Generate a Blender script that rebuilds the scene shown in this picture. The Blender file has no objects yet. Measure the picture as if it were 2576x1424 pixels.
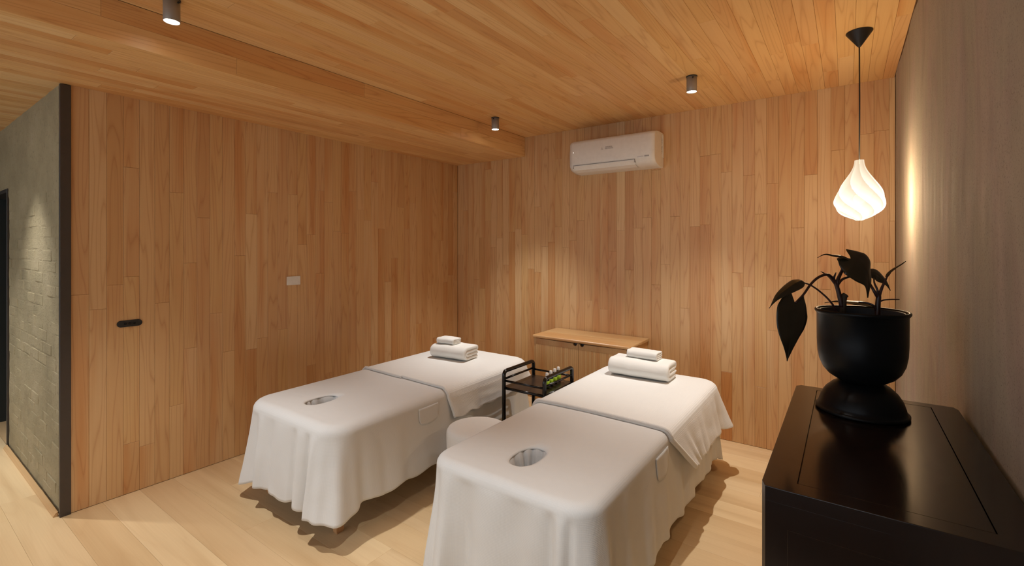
import bpy, bmesh, math, random
from mathutils import Vector, Matrix, noise
random.seed(7)
PI = math.pi
SC = bpy.context.scene
COL = SC.collection

# ------------------------------------------------------------------ camera, world, exposure
cd = bpy.data.cameras.new('camera'); cam = bpy.data.objects.new('camera', cd); COL.objects.link(cam)
cam.location = (0, 0, 1.6); cam.rotation_euler = (PI/2, 0, math.radians(35.557))
cd.sensor_width = 36.0; cd.lens = 1178.0/2576*36; cd.shift_y = -92.0/2576; cd.clip_start = 0.02
SC.camera = cam
SC.view_settings.view_transform = 'Standard'; SC.view_settings.look = 'None'
SC.view_settings.gamma = 1.0; SC.view_settings.use_curve_mapping = False
SC.view_settings.exposure = 0.0
w = bpy.data.worlds.new('world'); SC.world = w; w.use_nodes = True
w.node_tree.nodes['Background'].inputs[0].default_value = (0.86, 0.93, 1.0, 1)
w.node_tree.nodes['Background'].inputs[1].default_value = 1.22
SC.cycles.max_bounces = 6; SC.cycles.diffuse_bounces = 4; SC.cycles.glossy_bounces = 3; SC.cycles.transmission_bounces = 3; SC.cycles.transparent_max_bounces = 4; SC.cycles.use_adaptive_sampling = True; SC.cycles.adaptive_threshold = 0.045; SC.cycles.adaptive_min_samples = 14; SC.cycles.caustics_reflective = False; SC.cycles.caustics_refractive = False; SC.cycles.sample_clamp_indirect = 4.0
SPOT_W = 138.0; SPOT_COL = (1.0, 0.99, 0.955)
PEND_W = 205.0; PEND_COL = (1.0, 0.75, 0.48)

XL, XR, YB, ZC, ZS, XS, YK = -3.783, 0.273, 4.175, 2.77, 2.565, -2.813, 0.700   # room planes

# ------------------------------------------------------------------ node helpers
class NT:
    def __init__(s, name):
        s.m = bpy.data.materials.new(name); s.m.use_nodes = True
        s.t = s.m.node_tree; s.b = s.t.nodes['Principled BSDF']; s.out = s.t.nodes['Material Output']
    def n(s, typ, **kw):
        nd = s.t.nodes.new(typ)
        for k, v in kw.items():
            if k.startswith('i_'):
                key = k[2:]; key = int(key) if key.isdigit() else key.replace('_', ' ')
                nd.inputs[key].default_value = v
            else: setattr(nd, k, v)
        return nd
    def l(s, a, b): s.t.links.new(a, b)
    def math(s, op, a, b=None):
        nd = s.n('ShaderNodeMath', operation=op)
        for i, v in enumerate((a, b)):
            if v is None: continue
            if isinstance(v, (int, float)): nd.inputs[i].default_value = v
            else: s.l(v, nd.inputs[i])
        return nd.outputs[0]
    def ramp(s, fac, stops, interp='LINEAR'):
        r = s.n('ShaderNodeValToRGB'); cr = r.color_ramp; cr.interpolation = interp
        while len(cr.elements) < len(stops): cr.elements.new(0.5)
        for e, (p, c) in zip(cr.elements, stops): e.position = p; e.color = (*c, 1) if len(c) == 3 else c
        s.l(fac, r.inputs[0]); return r.outputs[0]
    def mix(s, fac, a, b, mode='MIX'):
        nd = s.n('ShaderNodeMix', data_type='RGBA', blend_type=mode)
        for i, v in ((0, fac), (6, a), (7, b)):
            if isinstance(v, (int, float)): nd.inputs[i].default_value = v
            elif isinstance(v, tuple): nd.inputs[i].default_value = (*v, 1)
            else: s.l(v, nd.inputs[i])
        return nd.outputs[2]
    def noise(s, vec, scale, detail=3, rough=0.5, dist=0.0):
        nd = s.n('ShaderNodeTexNoise', i_Scale=scale, i_Detail=detail, i_Roughness=rough, i_Distortion=dist)
        if vec is not None: s.l(vec, nd.inputs['Vector'])
        return nd.outputs[0]
    def mapping(s, vec, scale, rot=(0, 0, 0)):
        nd = s.n('ShaderNodeMapping'); nd.inputs['Scale'].default_value = scale; nd.inputs['Rotation'].default_value = rot
        s.l(vec, nd.inputs[0]); return nd.outputs[0]
    def bump(s, h, strength=0.3, dist=0.002):
        nd = s.n('ShaderNodeBump', i_Strength=strength, i_Distance=dist); s.l(h, nd.inputs['Height'])
        s.l(nd.outputs[0], s.b.inputs['Normal']); return nd
    def set(s, **kw):
        for k, v in kw.items(): s.b.inputs[k.replace('_', ' ')].default_value = v

def srgb(r, g, b):
    f = lambda c: (c/255/12.92) if c/255 <= 0.04045 else ((c/255+0.055)/1.055)**2.4
    return (f(r), f(g), f(b))

def plain(name, col, rough=0.5, metal=0.0, **kw):
    m = NT(name); tc = m.n('ShaderNodeTexCoord')
    nz = m.noise(tc.outputs['Object'], 30, 3)
    c = m.mix(nz, tuple(x*0.92 for x in col), tuple(min(1, x*1.06) for x in col)); m.l(c, m.b.inputs['Base Color'])
    m.set(Roughness=rough, Metallic=metal, **kw); return m.m

def wood(name, axis, cols, wide=9.0, rings=26.0, ringdark=0.42, rough=0.42, sap=None):
    """plank timber: each board takes its own tone and its own cut of the grain"""
    m = NT(name); tc = m.n('ShaderNodeTexCoord'); oi = m.n('ShaderNodeObjectInfo')
    off = m.n('ShaderNodeVectorMath', operation='MULTIPLY_ADD')
    m.l(oi.outputs['Random'], off.inputs[0]); off.inputs[1].default_value = (37, 53, 71); m.l(tc.outputs['Object'], off.inputs[2])
    v = off.outputs[0]
    sc = [wide, wide, wide]; sc[axis] = 0.55
    sf = [160, 160, 160]; sf[axis] = 2.2
    sb = [7, 7, 7]; sb[axis] = 0.5
    low = m.noise(m.mapping(v, tuple(sc)), 1.0, 1.5, 0.45)
    ring = m.math('PINGPONG', m.math('MULTIPLY', low, rings), 1.0)
    ringf = m.math('POWER', ring, 5.0)
    fib = m.noise(m.mapping(v, tuple(sf)), 1.0, 2, 0.6)
    band = m.noise(m.mapping(v, tuple(sb)), 1.0, 2, 0.5)
    n = len(cols)
    base = m.ramp(oi.outputs['Random'], [(i/(n-1), c) for i, c in enumerate(cols)])
    heart = m.mix(m.ramp(band, [(0.50, (0, 0, 0)), (0.72, (1, 1, 1))]), base, sap or tuple(c*k for c, k in zip(cols[0], (0.86, 0.62, 0.42))))
    heart = m.mix(0.75, base, heart)
    c1 = m.mix(m.math('MULTIPLY', ringf, ringdark), heart, m.mix(1.0, heart, (0.62, 0.42, 0.28), 'MULTIPLY'))
    c2 = m.mix(m.math('MULTIPLY', fib, 0.30), c1, m.mix(1.0, c1, (0.66, 0.55, 0.45), 'MULTIPLY'))
    m.l(c2, m.b.inputs['Base Color']); m.set(Roughness=rough)
    m.bump(m.math('ADD', fib, m.math('MULTIPLY', ringf, 0.3)), 0.12, 0.0006)
    return m.m

# ------------------------------------------------------------------ materials
WALLC = [srgb(212, 171, 121), srgb(218, 180, 131), srgb(204, 159, 108), srgb(215, 176, 123), srgb(208, 165, 118), srgb(220, 185, 138), srgb(197, 147, 96)]
M = {}
M['wood_z'] = wood('cedar_upright', 2, WALLC)
M['wood_y'] = wood('cedar_ceiling', 1, [tuple(min(0.9, a*b) for a, b in zip(c, (1.22, 1.24, 1.15))) for c in WALLC])
M['floor'] = wood('oak_floor', 0, [srgb(232, 203, 157), srgb(238, 211, 167), srgb(224, 193, 147), srgb(235, 208, 165), srgb(217, 184, 139)], wide=5.0, rings=14, ringdark=0.10, rough=0.38, sap=srgb(208, 174, 128))
M['gap'] = plain('dark_backing_timber', srgb(120, 84, 54), 0.8)  # dark timber backing that shows in the joints between boards
M['oak'] = wood('oak_cabinet', 2, [srgb(196, 155, 103), srgb(203, 162, 110)], wide=14, rings=20, ringdark=0.16, rough=0.4)
M['oak_x'] = wood('oak_cabinet_top', 0, [srgb(202, 165, 116), srgb(207, 171, 122)], wide=8, rings=12, ringdark=0.10, rough=0.35)
M['beech'] = wood('beech_table_frame', 2, [srgb(196, 150, 104), srgb(204, 160, 114)], wide=12, rings=10, ringdark=0.08, rough=0.45)
M['trimwood'] = wood('oak_moulding', 0, [srgb(205, 168, 120), srgb(212, 175, 128)], wide=12, rings=8, ringdark=0.1)
M['steel'] = plain('blackened_steel', (0.085, 0.072, 0.064), 0.45, 0.6)
M['black_metal'] = plain('black_powder_coat', (0.008, 0.0055, 0.0045), 0.2)
M['tray'] = plain('dark_brown_tray', (0.030, 0.017, 0.011), 0.3)
M['pot'] = plain('matt_black_pot', (0.004, 0.0045, 0.0055), 0.36, Specular_IOR_Level=0.16)
M['potin'] = plain('grey_inner_pot', (0.045, 0.05, 0.06), 0.5, Specular_IOR_Level=0.12)
M['soil'] = plain('dark_soil', (0.012, 0.009, 0.007), 0.95, Specular_IOR_Level=0.02)
M['grey'] = plain('grey_painted_metal', (0.33, 0.31, 0.285), 0.5, 0.3)
M['black'] = plain('black_plastic', (0.012, 0.012, 0.012), 0.5)
M['white_plastic'] = plain('white_plastic', (0.78, 0.77, 0.74), 0.35)
M['grey_print'] = plain('grey_print', (0.22, 0.20, 0.19), 0.5)
M['logo_print'] = plain('light_grey_print', (0.36, 0.33, 0.31), 0.5)
M['grey_patch'] = plain('grey_sensor', (0.38, 0.38, 0.39), 0.4)
M['label_green'] = plain('green_label', (0.36, 0.55, 0.02), 0.5)
M['bottle'] = plain('black_glass', (0.010, 0.008, 0.007), 0.12)
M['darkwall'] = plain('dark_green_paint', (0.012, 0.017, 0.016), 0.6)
M['cream_vinyl'] = plain('cream_upholstery', (0.74, 0.69, 0.62), 0.6)

def emis(name, col, s):
    m = NT(name); m.set(Emission_Strength=s); m.b.inputs['Emission Color'].default_value = (*col, 1); m.b.inputs['Base Color'].default_value = (.8, .8, .8, 1); return m.m
M['lens'] = emis('spot_lens_glow', (1.0, 0.90, 0.76), 14.0)
M['led'] = emis('white_indicator', (1.0, 0.9, 0.75), 2.5)

def lacquer():
    m = NT('black_brown_lacquer'); tc = m.n('ShaderNodeTexCoord')
    nz = m.noise(m.mapping(tc.outputs['Object'], (30, 2, 30)), 1, 3)
    m.l(m.mix(nz, (0.009, 0.005, 0.0035), (0.013, 0.007, 0.005)), m.b.inputs['Base Color'])
    n2 = m.noise(m.mapping(tc.outputs['Object'], (260, 14, 200)), 1, 3)
    r = m.n('ShaderNodeMapRange'); m.l(n2, r.inputs[0]); r.inputs[3].default_value = 0.13; r.inputs[4].default_value = 0.19
    m.l(r.outputs[0], m.b.inputs['Roughness']); m.set(Specular_IOR_Level=0.42)
    return m.m
M['lacquer'] = lacquer()

def cloth(name, col, cell, bump, trans=0.22, rot=0.0, fuzz=0.0):
    m = NT(name); uv = m.n('ShaderNodeUVMap')
    mp = m.mapping(uv.outputs[0], (2*PI/cell,)*3, (0, 0, rot))
    sx = m.n('ShaderNodeSeparateXYZ'); m.l(mp, sx.inputs[0])
    h = m.math('MULTIPLY', m.math('SINE', sx.outputs[0]), m.math('SINE', sx.outputs[1]))
    nz = m.noise(m.mapping(uv.outputs[0], (1, 1, 1)), 300, 2)
    hh = m.math('ADD', h, m.math('MULTIPLY', nz, 0.8 + fuzz))
    tc = m.n('ShaderNodeTexCoord'); lo = m.noise(tc.outputs['Object'], 5, 2)
    c = m.mix(lo, tuple(x*0.97 for x in col), col)
    c = m.mix(m.ramp(h, [(0.0, (0, 0, 0)), (0.6, (1, 1, 1))]), m.mix(1.0, c, (0.975, 0.975, 0.975), 'MULTIPLY'), c)
    m.l(c, m.b.inputs['Base Color']); m.set(Roughness=0.9, Specular_IOR_Level=0.15, Sheen_Weight=0.15)
    bp = m.bump(hh, bump, 0.0016)
    if trans > 0:
        tr = m.n('ShaderNodeBsdfTranslucent'); m.l(c, tr.inputs[0]); m.l(bp.outputs[0], tr.inputs['Normal'])
        mx = m.n('ShaderNodeMixShader'); mx.inputs[0].default_value = trans
        m.l(m.b.outputs[0], mx.inputs[1]); m.l(tr.outputs[0], mx.inputs[2]); m.l(mx.outputs[0], m.out.inputs[0])
    return m.m
M['sheet'] = cloth('waffle_sheet', (0.82, 0.815, 0.80), 0.0085, 0.10, 0.16, PI/4)
M['lining'] = cloth('fine_cloth', (0.62, 0.615, 0.61), 0.004, 0.2, 0.1)
M['blanket'] = cloth('knitted_blanket', (0.85, 0.845, 0.82), 0.010, 0.32, 0.05, PI/4)
M['towel'] = cloth('terry_towel', (0.93, 0.92, 0.88), 0.004, 0.35, 0.05, 0.3, fuzz=2.0)
M['stoolcloth'] = cloth('stool_cover', (0.74, 0.71, 0.67), 0.008, 0.25, 0.0)

def concrete():
    m = NT('brushed_cement_render'); tc = m.n('ShaderNodeTexCoord'); o = tc.outputs['Object']
    s1 = m.noise(m.mapping(o, (1, 3.6, 1.0)), 1.2, 6, 0.66, 0.9)
    s2 = m.noise(m.mapping(o, (1, 3.2, 1.1)), 1.3, 3, 0.6, 0.4)
    c = m.ramp(s1, [(0.22, srgb(128, 120, 108)), (0.40, srgb(158, 148, 133)), (0.52, srgb(174, 163, 147)), (0.62, srgb(162, 155, 137)), (0.80, srgb(192, 180, 162))])
    t = m.ramp(s2, [(0.30, srgb(166, 163, 146)), (0.48, srgb(170, 161, 148)), (0.60, srgb(176, 158, 152)), (0.75, srgb(158, 158, 157))])
    c = m.mix(0.5, c, t)
    st = m.noise(m.mapping(o, (1, 42, 7)), 1.0, 5, 0.75)
    sp = m.noise(o, 190, 3, 0.8)
    c = m.mix(m.ramp(st, [(0.60, (0, 0, 0)), (0.82, (0.5, 0.5, 0.5))]), c, srgb(96, 88, 76))
    c = m.mix(m.ramp(sp, [(0.56, (0, 0, 0)), (0.72, (0.8, 0.8, 0.8))]), c, srgb(92, 85, 75))
    m.l(c, m.b.inputs['Base Color'])
    rg = m.ramp(m.noise(m.mapping(o, (1, 16, 2.2)), 1.0, 3, 0.6), [(0.4, (0.95,)*3), (0.75, (0.78,)*3)]); m.l(rg, m.b.inputs['Roughness'])
    m.bump(m.math('ADD', m.math('MULTIPLY', st, 0.35), m.math('ADD', sp, s1)), 0.32, 0.003); m.set(Specular_IOR_Level=0.3); return m.m
M['concrete'] = concrete()

def limewash(name, dark):
    m = NT(name); tc = m.n('ShaderNodeTexCoord'); g = m.n('ShaderNodeNewGeometry'); oi = m.n('ShaderNodeObjectInfo')
    o = g.outputs['Position']
    a = m.noise(o, 3.0, 4, 0.6); b = m.noise(o, 34, 5, 0.75); d = m.noise(o, 150, 3, 0.7)
    c = m.ramp(a, [(0.3, srgb(140*dark, 130*dark, 108*dark)), (0.5, srgb(162*dark, 152*dark, 127*dark)), (0.7, srgb(178*dark, 166*dark, 144*dark))])
    c = m.mix(m.math('MULTIPLY', oi.outputs['Random'], 0.5), c, srgb(186*dark, 172*dark, 146*dark))
    c = m.mix(m.ramp(b, [(0.56, (0, 0, 0)), (0.72, (0.8, 0.8, 0.8))]), c, srgb(112*dark, 102*dark, 82*dark))
    c = m.mix(1.0, c, (1.0, 0.955, 0.80), 'MULTIPLY')
    m.l(c, m.b.inputs['Base Color']); m.set(Roughness=0.9)
    m.bump(m.math('ADD', m.math('MULTIPLY', b, 1.5), m.math('MULTIPLY', d, 0.6)), 0.8, 0.006); return m.m
M['brick'] = limewash('limewashed_brick', 0.93)
M['mortar'] = limewash('limewashed_mortar', 0.91)

def leafmat():
    m = NT('dark_philodendron_leaf'); tc = m.n('ShaderNodeTexCoord')
    nz = m.noise(tc.outputs['Object'], 25, 3)
    m.l(m.mix(nz, (0.010, 0.009, 0.004), (0.022, 0.017, 0.008)), m.b.inputs['Base Color']); m.set(Roughness=0.32); return m.m
M['leaf'] = leafmat()
M['stem'] = plain('dark_red_stem', (0.030, 0.010, 0.010), 0.4)
M['bark'] = plain('brown_stem', (0.035, 0.022, 0.012), 0.8)

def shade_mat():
    """frosted glass lit from inside: passes part of the bulb's light, rib shading and bulb glow painted in as emission"""
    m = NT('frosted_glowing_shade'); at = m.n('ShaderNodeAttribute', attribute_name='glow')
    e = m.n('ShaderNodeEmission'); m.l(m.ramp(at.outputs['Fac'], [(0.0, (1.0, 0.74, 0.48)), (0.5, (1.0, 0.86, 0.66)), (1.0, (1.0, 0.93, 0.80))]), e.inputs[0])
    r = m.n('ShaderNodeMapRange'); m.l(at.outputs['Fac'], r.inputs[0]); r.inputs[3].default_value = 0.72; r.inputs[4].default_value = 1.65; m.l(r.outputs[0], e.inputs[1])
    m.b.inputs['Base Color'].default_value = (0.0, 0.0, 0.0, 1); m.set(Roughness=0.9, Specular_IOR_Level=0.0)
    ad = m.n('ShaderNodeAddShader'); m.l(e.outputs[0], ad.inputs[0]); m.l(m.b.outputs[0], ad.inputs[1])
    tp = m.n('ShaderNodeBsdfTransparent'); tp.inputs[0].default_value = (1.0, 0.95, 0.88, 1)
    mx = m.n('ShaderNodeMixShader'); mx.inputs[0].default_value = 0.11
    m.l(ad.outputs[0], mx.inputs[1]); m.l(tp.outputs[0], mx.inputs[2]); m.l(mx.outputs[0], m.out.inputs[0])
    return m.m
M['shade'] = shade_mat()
M['bulb'] = emis('lamp_bulb', (1.0, 0.80, 0.52), 2.5)

# ------------------------------------------------------------------ mesh helpers
def link(name, bm, mat, parent=None, smooth=False, loc=None):
    me = bpy.data.meshes.new(name)
    if loc is not None: bmesh.ops.translate(bm, verts=bm.verts, vec=-Vector(loc))
    bm.normal_update(); bm.to_mesh(me); bm.free()
    o = bpy.data.objects.new(name, me); COL.objects.link(o)
    mats = mat if isinstance(mat, list) else [mat]
    for k in mats: me.materials.append(M[k] if isinstance(k, str) else k)
    if smooth:
        for p in me.polygons: p.use_smooth = True
    if loc is not None: o.location = loc
    if parent is not None:
        o.parent = parent
        if loc is not None: o.location = Vector(loc) - wloc(parent)
        else: o.location = -wloc(parent)
    return o
def wloc(o):
    v = Vector(o.location)
    while o.parent is not None: o = o.parent; v += Vector(o.location)
    return v
def tag(o, label=None, cat=None, group=None, kind=None):
    if label: o['label'] = label
    if cat: o['category'] = cat
    if group: o['group'] = group
    if kind: o['kind'] = kind
    return o
def thing(name, label, cat, loc, group=None):
    o = bpy.data.objects.new(name, None); COL.objects.link(o); o.location = loc; o.empty_display_size = 0.05
    return tag(o, label, cat, group)
def struct(name, bm, mat, loc=None, smooth=False, parent=None):
    o = link(name, bm, mat, parent, smooth, loc)
    if parent is None: o['kind'] = 'structure'
    return o
def box(bm, x0, x1, y0, y1, z0, z1, bev=0.0, seg=2, mi=0):
    vs = [bm.verts.new((x, y, z)) for x in (x0, x1) for y in (y0, y1) for z in (z0, z1)]
    fs = [(0, 1, 3, 2), (4, 6, 7, 5), (0, 4, 5, 1), (2, 3, 7, 6), (0, 2, 6, 4), (1, 5, 7, 3)]
    nf = [bm.faces.new([vs[i] for i in f]) for f in fs]
    for f in nf: f.material_index = mi
    if bev > 0:
        es = list({e for f in nf for e in f.edges})
        bmesh.ops.bevel(bm, geom=es, offset=bev, segments=seg, affect='EDGES', profile=0.5)
    return vs
def B(*a, **k):
    bm = bmesh.new(); box(bm, *a, **k); return bm
def tube(bm, pts, r, seg=10, caps=True, mi=0):
    pts = [Vector(p) for p in pts]; n = len(pts)
    rs = r if isinstance(r, (list, tuple)) else [r]*n
    T = [(pts[min(i+1, n-1)] - pts[max(i-1, 0)]).normalized() for i in range(n)]
    up = Vector((0, 0, 1)) if abs(T[0].z) < 0.9 else Vector((1, 0, 0))
    N = (up - T[0]*up.dot(T[0])).normalized(); rings = []
    for i in range(n):
        N = (N - T[i]*N.dot(T[i])).normalized(); Bn = T[i].cross(N)
        rings.append([bm.verts.new(pts[i] + (N*math.cos(a) + Bn*math.sin(a))*rs[i]) for a in [2*PI*k/seg for k in range(seg)]])
    for i in range(n-1):
        for k in range(seg):
            f = bm.faces.new((rings[i][k], rings[i][(k+1) % seg], rings[i+1][(k+1) % seg], rings[i+1][k])); f.smooth = True; f.material_index = mi
    if caps:
        bm.faces.new(rings[0][::-1]).material_index = mi; bm.faces.new(rings[-1]).material_index = mi
def roundpath(pts, rad, n=6):
    pts = [Vector(p) for p in pts]; out = [pts[0]]
    for i in range(1, len(pts)-1):
        a, b, c = pts[i-1], pts[i], pts[i+1]
        d1 = (a-b).normalized(); d2 = (c-b).normalized(); rr = min(rad, (a-b).length*0.49, (c-b).length*0.49)
        for k in range(n+1):
            t = k/n; p0 = b + d1*rr; p1 = b + d2*rr
            out.append(p0*(1-t)**2 + b*2*t*(1-t) + p1*t*t)
    out.append(pts[-1]); return out
def spline(pts, n=8):
    P = [Vector(p) for p in pts]; P = [P[0]*2-P[1]] + P + [P[-1]*2-P[-2]]; out = []
    for i in range(1, len(P)-2):
        for k in range(n):
            t = k/n
            out.append(0.5*((2*P[i]) + (P[i+1]-P[i-1])*t + (2*P[i-1]-5*P[i]+4*P[i+1]-P[i+2])*t*t + (3*P[i]-P[i-1]-3*P[i+1]+P[i+2])*t**3))
    out.append(P[-2]); return out
def lathe(bm, prof, c=(0, 0, 0), seg=40, mi=0, cap=True):
    c = Vector(c); rings = []
    for r, z in prof:
        rings.append([bm.verts.new(c + Vector((max(r, 1e-5)*math.cos(2*PI*k/seg), max(r, 1e-5)*math.sin(2*PI*k/seg), z))) for k in range(seg)])
    for i in range(len(rings)-1):
        for k in range(seg):
            f = bm.faces.new((rings[i][k], rings[i][(k+1) % seg], rings[i+1][(k+1) % seg], rings[i+1][k])); f.smooth = True; f.material_index = mi
    if cap and prof[0][0] > 1e-4: bm.faces.new(rings[0][::-1]).material_index = mi
    if cap and prof[-1][0] > 1e-4: bm.faces.new(rings[-1]).material_index = mi
    bmesh.ops.remove_doubles(bm, verts=bm.verts, dist=2e-5); bmesh.ops.recalc_face_normals(bm, faces=bm.faces)
def fbm(x, y, z=0.0, s=1.0): return noise.noise(Vector((x*s, y*s, z*s)))

# ------------------------------------------------------------------ boards on walls, ceiling, floor
def board(parent, mat, axis_n, axis_l, n0, thick, a0, a1, l0, l1, ch=0.0009, name='plank'):
    """one board: face at n0 (room side), body behind it by thick (signed); a = across range, l = length range"""
    ax = 3 - axis_n - axis_l
    def P(a, l, n):
        v = [0, 0, 0]; v[ax] = a; v[axis_l] = l; v[axis_n] = n; return Vector(v)
    ctr = P((a0+a1)/2, (l0+l1)/2, n0)
    bm = bmesh.new(); s = 1 if thick > 0 else -1
    f = [bm.verts.new(P(a, l, n0)) for a, l in ((a0+ch, l0+ch), (a1-ch, l0+ch), (a1-ch, l1-ch), (a0+ch, l1-ch))]
    m_ = [bm.verts.new(P(a, l, n0+s*ch)) for a, l in ((a0, l0), (a1, l0), (a1, l1), (a0, l1))]
    b = [bm.verts.new(P(a, l, n0+thick)) for a, l in ((a0, l0), (a1, l0), (a1, l1), (a0, l1))]
    bm.faces.new(f)
    for i in range(4):
        j = (i+1) % 4
        bm.faces.new((f[i], m_[i], m_[j], f[j])); bm.faces.new((m_[i], b[i], b[j], m_[j]))
    bm.faces.new(b[::-1]); bmesh.ops.recalc_face_normals(bm, faces=bm.faces)
    return link(name, bm, mat, parent, False, ctr)
def boards(parent, mat, axis_n, axis_l, n0, thick, A0, A1, L0, L1, width, lens, rnd, limits=None, gap=0.0008, name='plank', ch=0.0012):
    a = A0
    while a < A1 - 0.004:
        b = min(a + width, A1)
        if A1 - b < 0.012: b = A1
        lo, hi = (L0, L1) if limits is None else limits((a+b)/2)
        l = lo - rnd.uniform(0, lens[0]*0.9); first = True
        while l < hi - 1e-4:
            e = l + rnd.uniform(*lens)
            if hi - e < 0.25: e = hi
            s = max(l, lo)
            if e > lo + 0.03: board(parent, mat, axis_n, axis_l, n0, thick, a+gap/2, b-gap/2, s+gap/2, min(e, hi)-gap/2, ch=ch, name=name)
            l = max(e, lo) if e > lo else e
        a = b
R_ = random.Random(11)
YN = -2.2                                           # the room stays open towards the daylight behind the camera
wl = struct('wall_left', B(XL-0.16, XL-0.012, YK+0.05, YB+0.12, 0, ZC), 'gap', (XL-0.1, 2.4, 0))
boards(wl, 'wood_z', 0, 2, XL, -0.012, YK+0.045, YB-0.001, 0.0008, ZS+0.008, 0.0838, (0.55, 2.3), R_)
wb = struct('wall_back', B(XL-0.16, XR+0.14, YB+0.012, YB+0.16, 0, ZC), 'gap', (-1.7, YB+0.1, 0))
boards(wb, 'wood_z', 1, 2, YB, 0.012, XL+0.001, XR, 0.0008, ZC+0.008, 0.0838, (0.55, 2.3), R_, limits=None)
ce = struct('ceiling', B(XS-0.02, XR+0.14, YN, YB+0.16, ZC+0.012, ZC+0.1), 'gap', (-1.3, 1, ZC))
boards(ce, 'wood_y', 2, 1, ZC, 0.012, XS+0.001, XR-0.004, -0.6, YB-0.0002, 0.0838, (0.9, 2.6), R_)
bm = bmesh.new(); box(bm, -6.45, XS-0.012, YN, YB+0.16, ZS+0.012, ZC+0.1)
so = struct('ceiling_lowered', bm, 'gap', (-4.5, 1, ZS))
boards(so, 'wood_y', 2, 1, ZS, 0.012, XL+0.0003, XS, -0.6, YB-0.0002, 0.0838, (0.9, 2.6), R_)
boards(so, 'wood_y', 2, 1, ZS, 0.012, -6.3, XL-0.0003, -0.6, YK+0.01, 0.0838, (0.9, 2.6), R_)
boards(so, 'wood_y', 0, 1, XS, -0.012, ZS+0.0005, ZC, -0.6, YB-0.001, 0.1025, (1.1, 2.6), R_)
so['label'] = 'lowered cedar-boarded ceiling along the left side of the room'
fl = struct('floor', B(-6.6, XR+0.14, YN, YB+0.16, -0.12, -0.012), 'gap', (-2.5, 1, -0.06))
boards(fl, 'floor', 2, 0, 0.0, -0.012, -0.62, YB, -6.4, XR, 0.189, (1.2, 2.1), R_, limits=lambda a: (-6.4, XR) if a < YK else (XL, XR), ch=0.0006, gap=0.0005)
boards(fl, 'floor', 2, 0, 0.0, -0.012, YK, 1.9, -6.4, XL-0.16, 0.189, (1.2, 2.1), R_, ch=0.0006, gap=0.0005)

# rendered right wall
bm = bmesh.new(); ny, nz = 430, 60; G = []
for i in range(ny+1):
    row = []
    for k in range(nz+1):
        y = YN + (YB+0.012-YN)*i/ny; z = ZC*k/nz
        d = 0.006*fbm(y*3.1, z*1.6, 4.0) + 0.0012*fbm(y*14, z*4, 1.0)
        e = max(0, 1-(YB-y)/0.10); d += 0.004*e
        if z < 1.2: d = max(d, -0.001)
        row.append(bm.verts.new((XR + d - 0.001, y, z)))
    G.append(row)
for i in range(ny):
    for k in range(nz): bm.faces.new((G[i][k], G[i][k+1], G[i+1][k+1], G[i+1][k])).smooth = True
box(bm, XR+0.02, XR+0.14, YN, YB+0.012, 0, ZC)
struct('wall_right', bm, 'concrete')

# brick wall stub, steel edge, doorway
XJ = -5.42
bm = bmesh.new()
def relief(x0, x1, z0, z1, n, m_):
    G = [[bm.verts.new((x0+(x1-x0)*i/n, YK+0.0050-0.004*fbm(x0+(x1-x0)*i/n, z0+(z1-z0)*k/m_, 2, 9)-(0.004 if z0+(z1-z0)*k/m_ > 2.0 else 0), z0+(z1-z0)*k/m_)) for k in range(m_+1)] for i in range(n+1)]
    for i in range(n):
        for k in range(m_): bm.faces.new((G[i][k], G[i+1][k], G[i+1][k+1], G[i][k+1])).smooth = True
relief(XJ, XL-0.002, 0, ZS, 60, 100); relief(-6.4, XJ, 2.06, ZS, 30, 20)
box(bm, XJ, XL-0.165, YK+0.02, YK+0.13, 0, ZS); box(bm, -6.4, XJ, YK+0.02, YK+0.13, 2.06, ZS)
wk = struct('wall_front', bm, 'mortar', (-4.6, YK+0.05, 0))
wk['label'] = 'limewashed brick wall beside the steel edge'
rb = random.Random(3); z = 0.02; row = 0
while z < ZS-0.03:
    x = XL-0.012 - (0.115 if row % 2 else 0.0); first = True
    xe = XJ+0.01 if z < 2.06 else -6.3
    right = XL - 0.014
    while right > xe+0.02:
        left = max(right - (0.115 if (first and row % 2) else 0.226) , xe); first = False
        if right-left > 0.05:
            h = 0.067; pr = rb.uniform(-0.0052, -0.0012) if z < 1.9 else rb.uniform(-0.008, -0.0055)
            jx = rb.uniform(-0.003, 0.003); jz = rb.uniform(-0.003, 0.003)
            b_ = bmesh.new(); box(b_, left+0.004+jx, right-0.004, YK+0.001-pr, YK+0.018, z+jz, z+h+jz, bev=0.0035, seg=1)
            for v in b_.verts: v.co += Vector((rb.uniform(-.002, .002), 0, rb.uniform(-.002, .002)))
            link('brick', b_, 'brick', wk, False, ((left+right)/2, YK, z+h/2))
        right = left - 0.006
    z += 0.0745; row += 1
bm = bmesh.new(); box(bm, XL-0.014, XL+0.012, YK-0.005, YK+0.045, 0, ZS-0.004, bev=0.0015, seg=1)
s = struct('trim_1', bm, 'steel'); s['label'] = 'blackened steel post capping the wall edge'
bm = bmesh.new()
prof = [(0, 0), (0.022, 0), (0.022, 0.006), (0.017, 0.011), (0.012, 0.020), (0.004, 0.026), (0, 0.026)]
for xa, xb in ((XJ-0.004, XL-0.022),):
    A = [bm.verts.new((xa, YK-0.006-p, q)) for p, q in prof]; C_ = [bm.verts.new((xb, YK-0.006-p, q)) for p, q in prof]
    for i in range(len(prof)): j = (i+1) % len(prof); bm.faces.new((A[i], A[j], C_[j], C_[i]))
    bm.faces.new(A[::-1]); bm.faces.new(C_)
bmesh.ops.recalc_face_normals(bm, faces=bm.faces)
s = struct('baseboard_front', bm, 'trimwood'); s['label'] = 'oak moulding strip at the foot of the brick wall'
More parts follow.
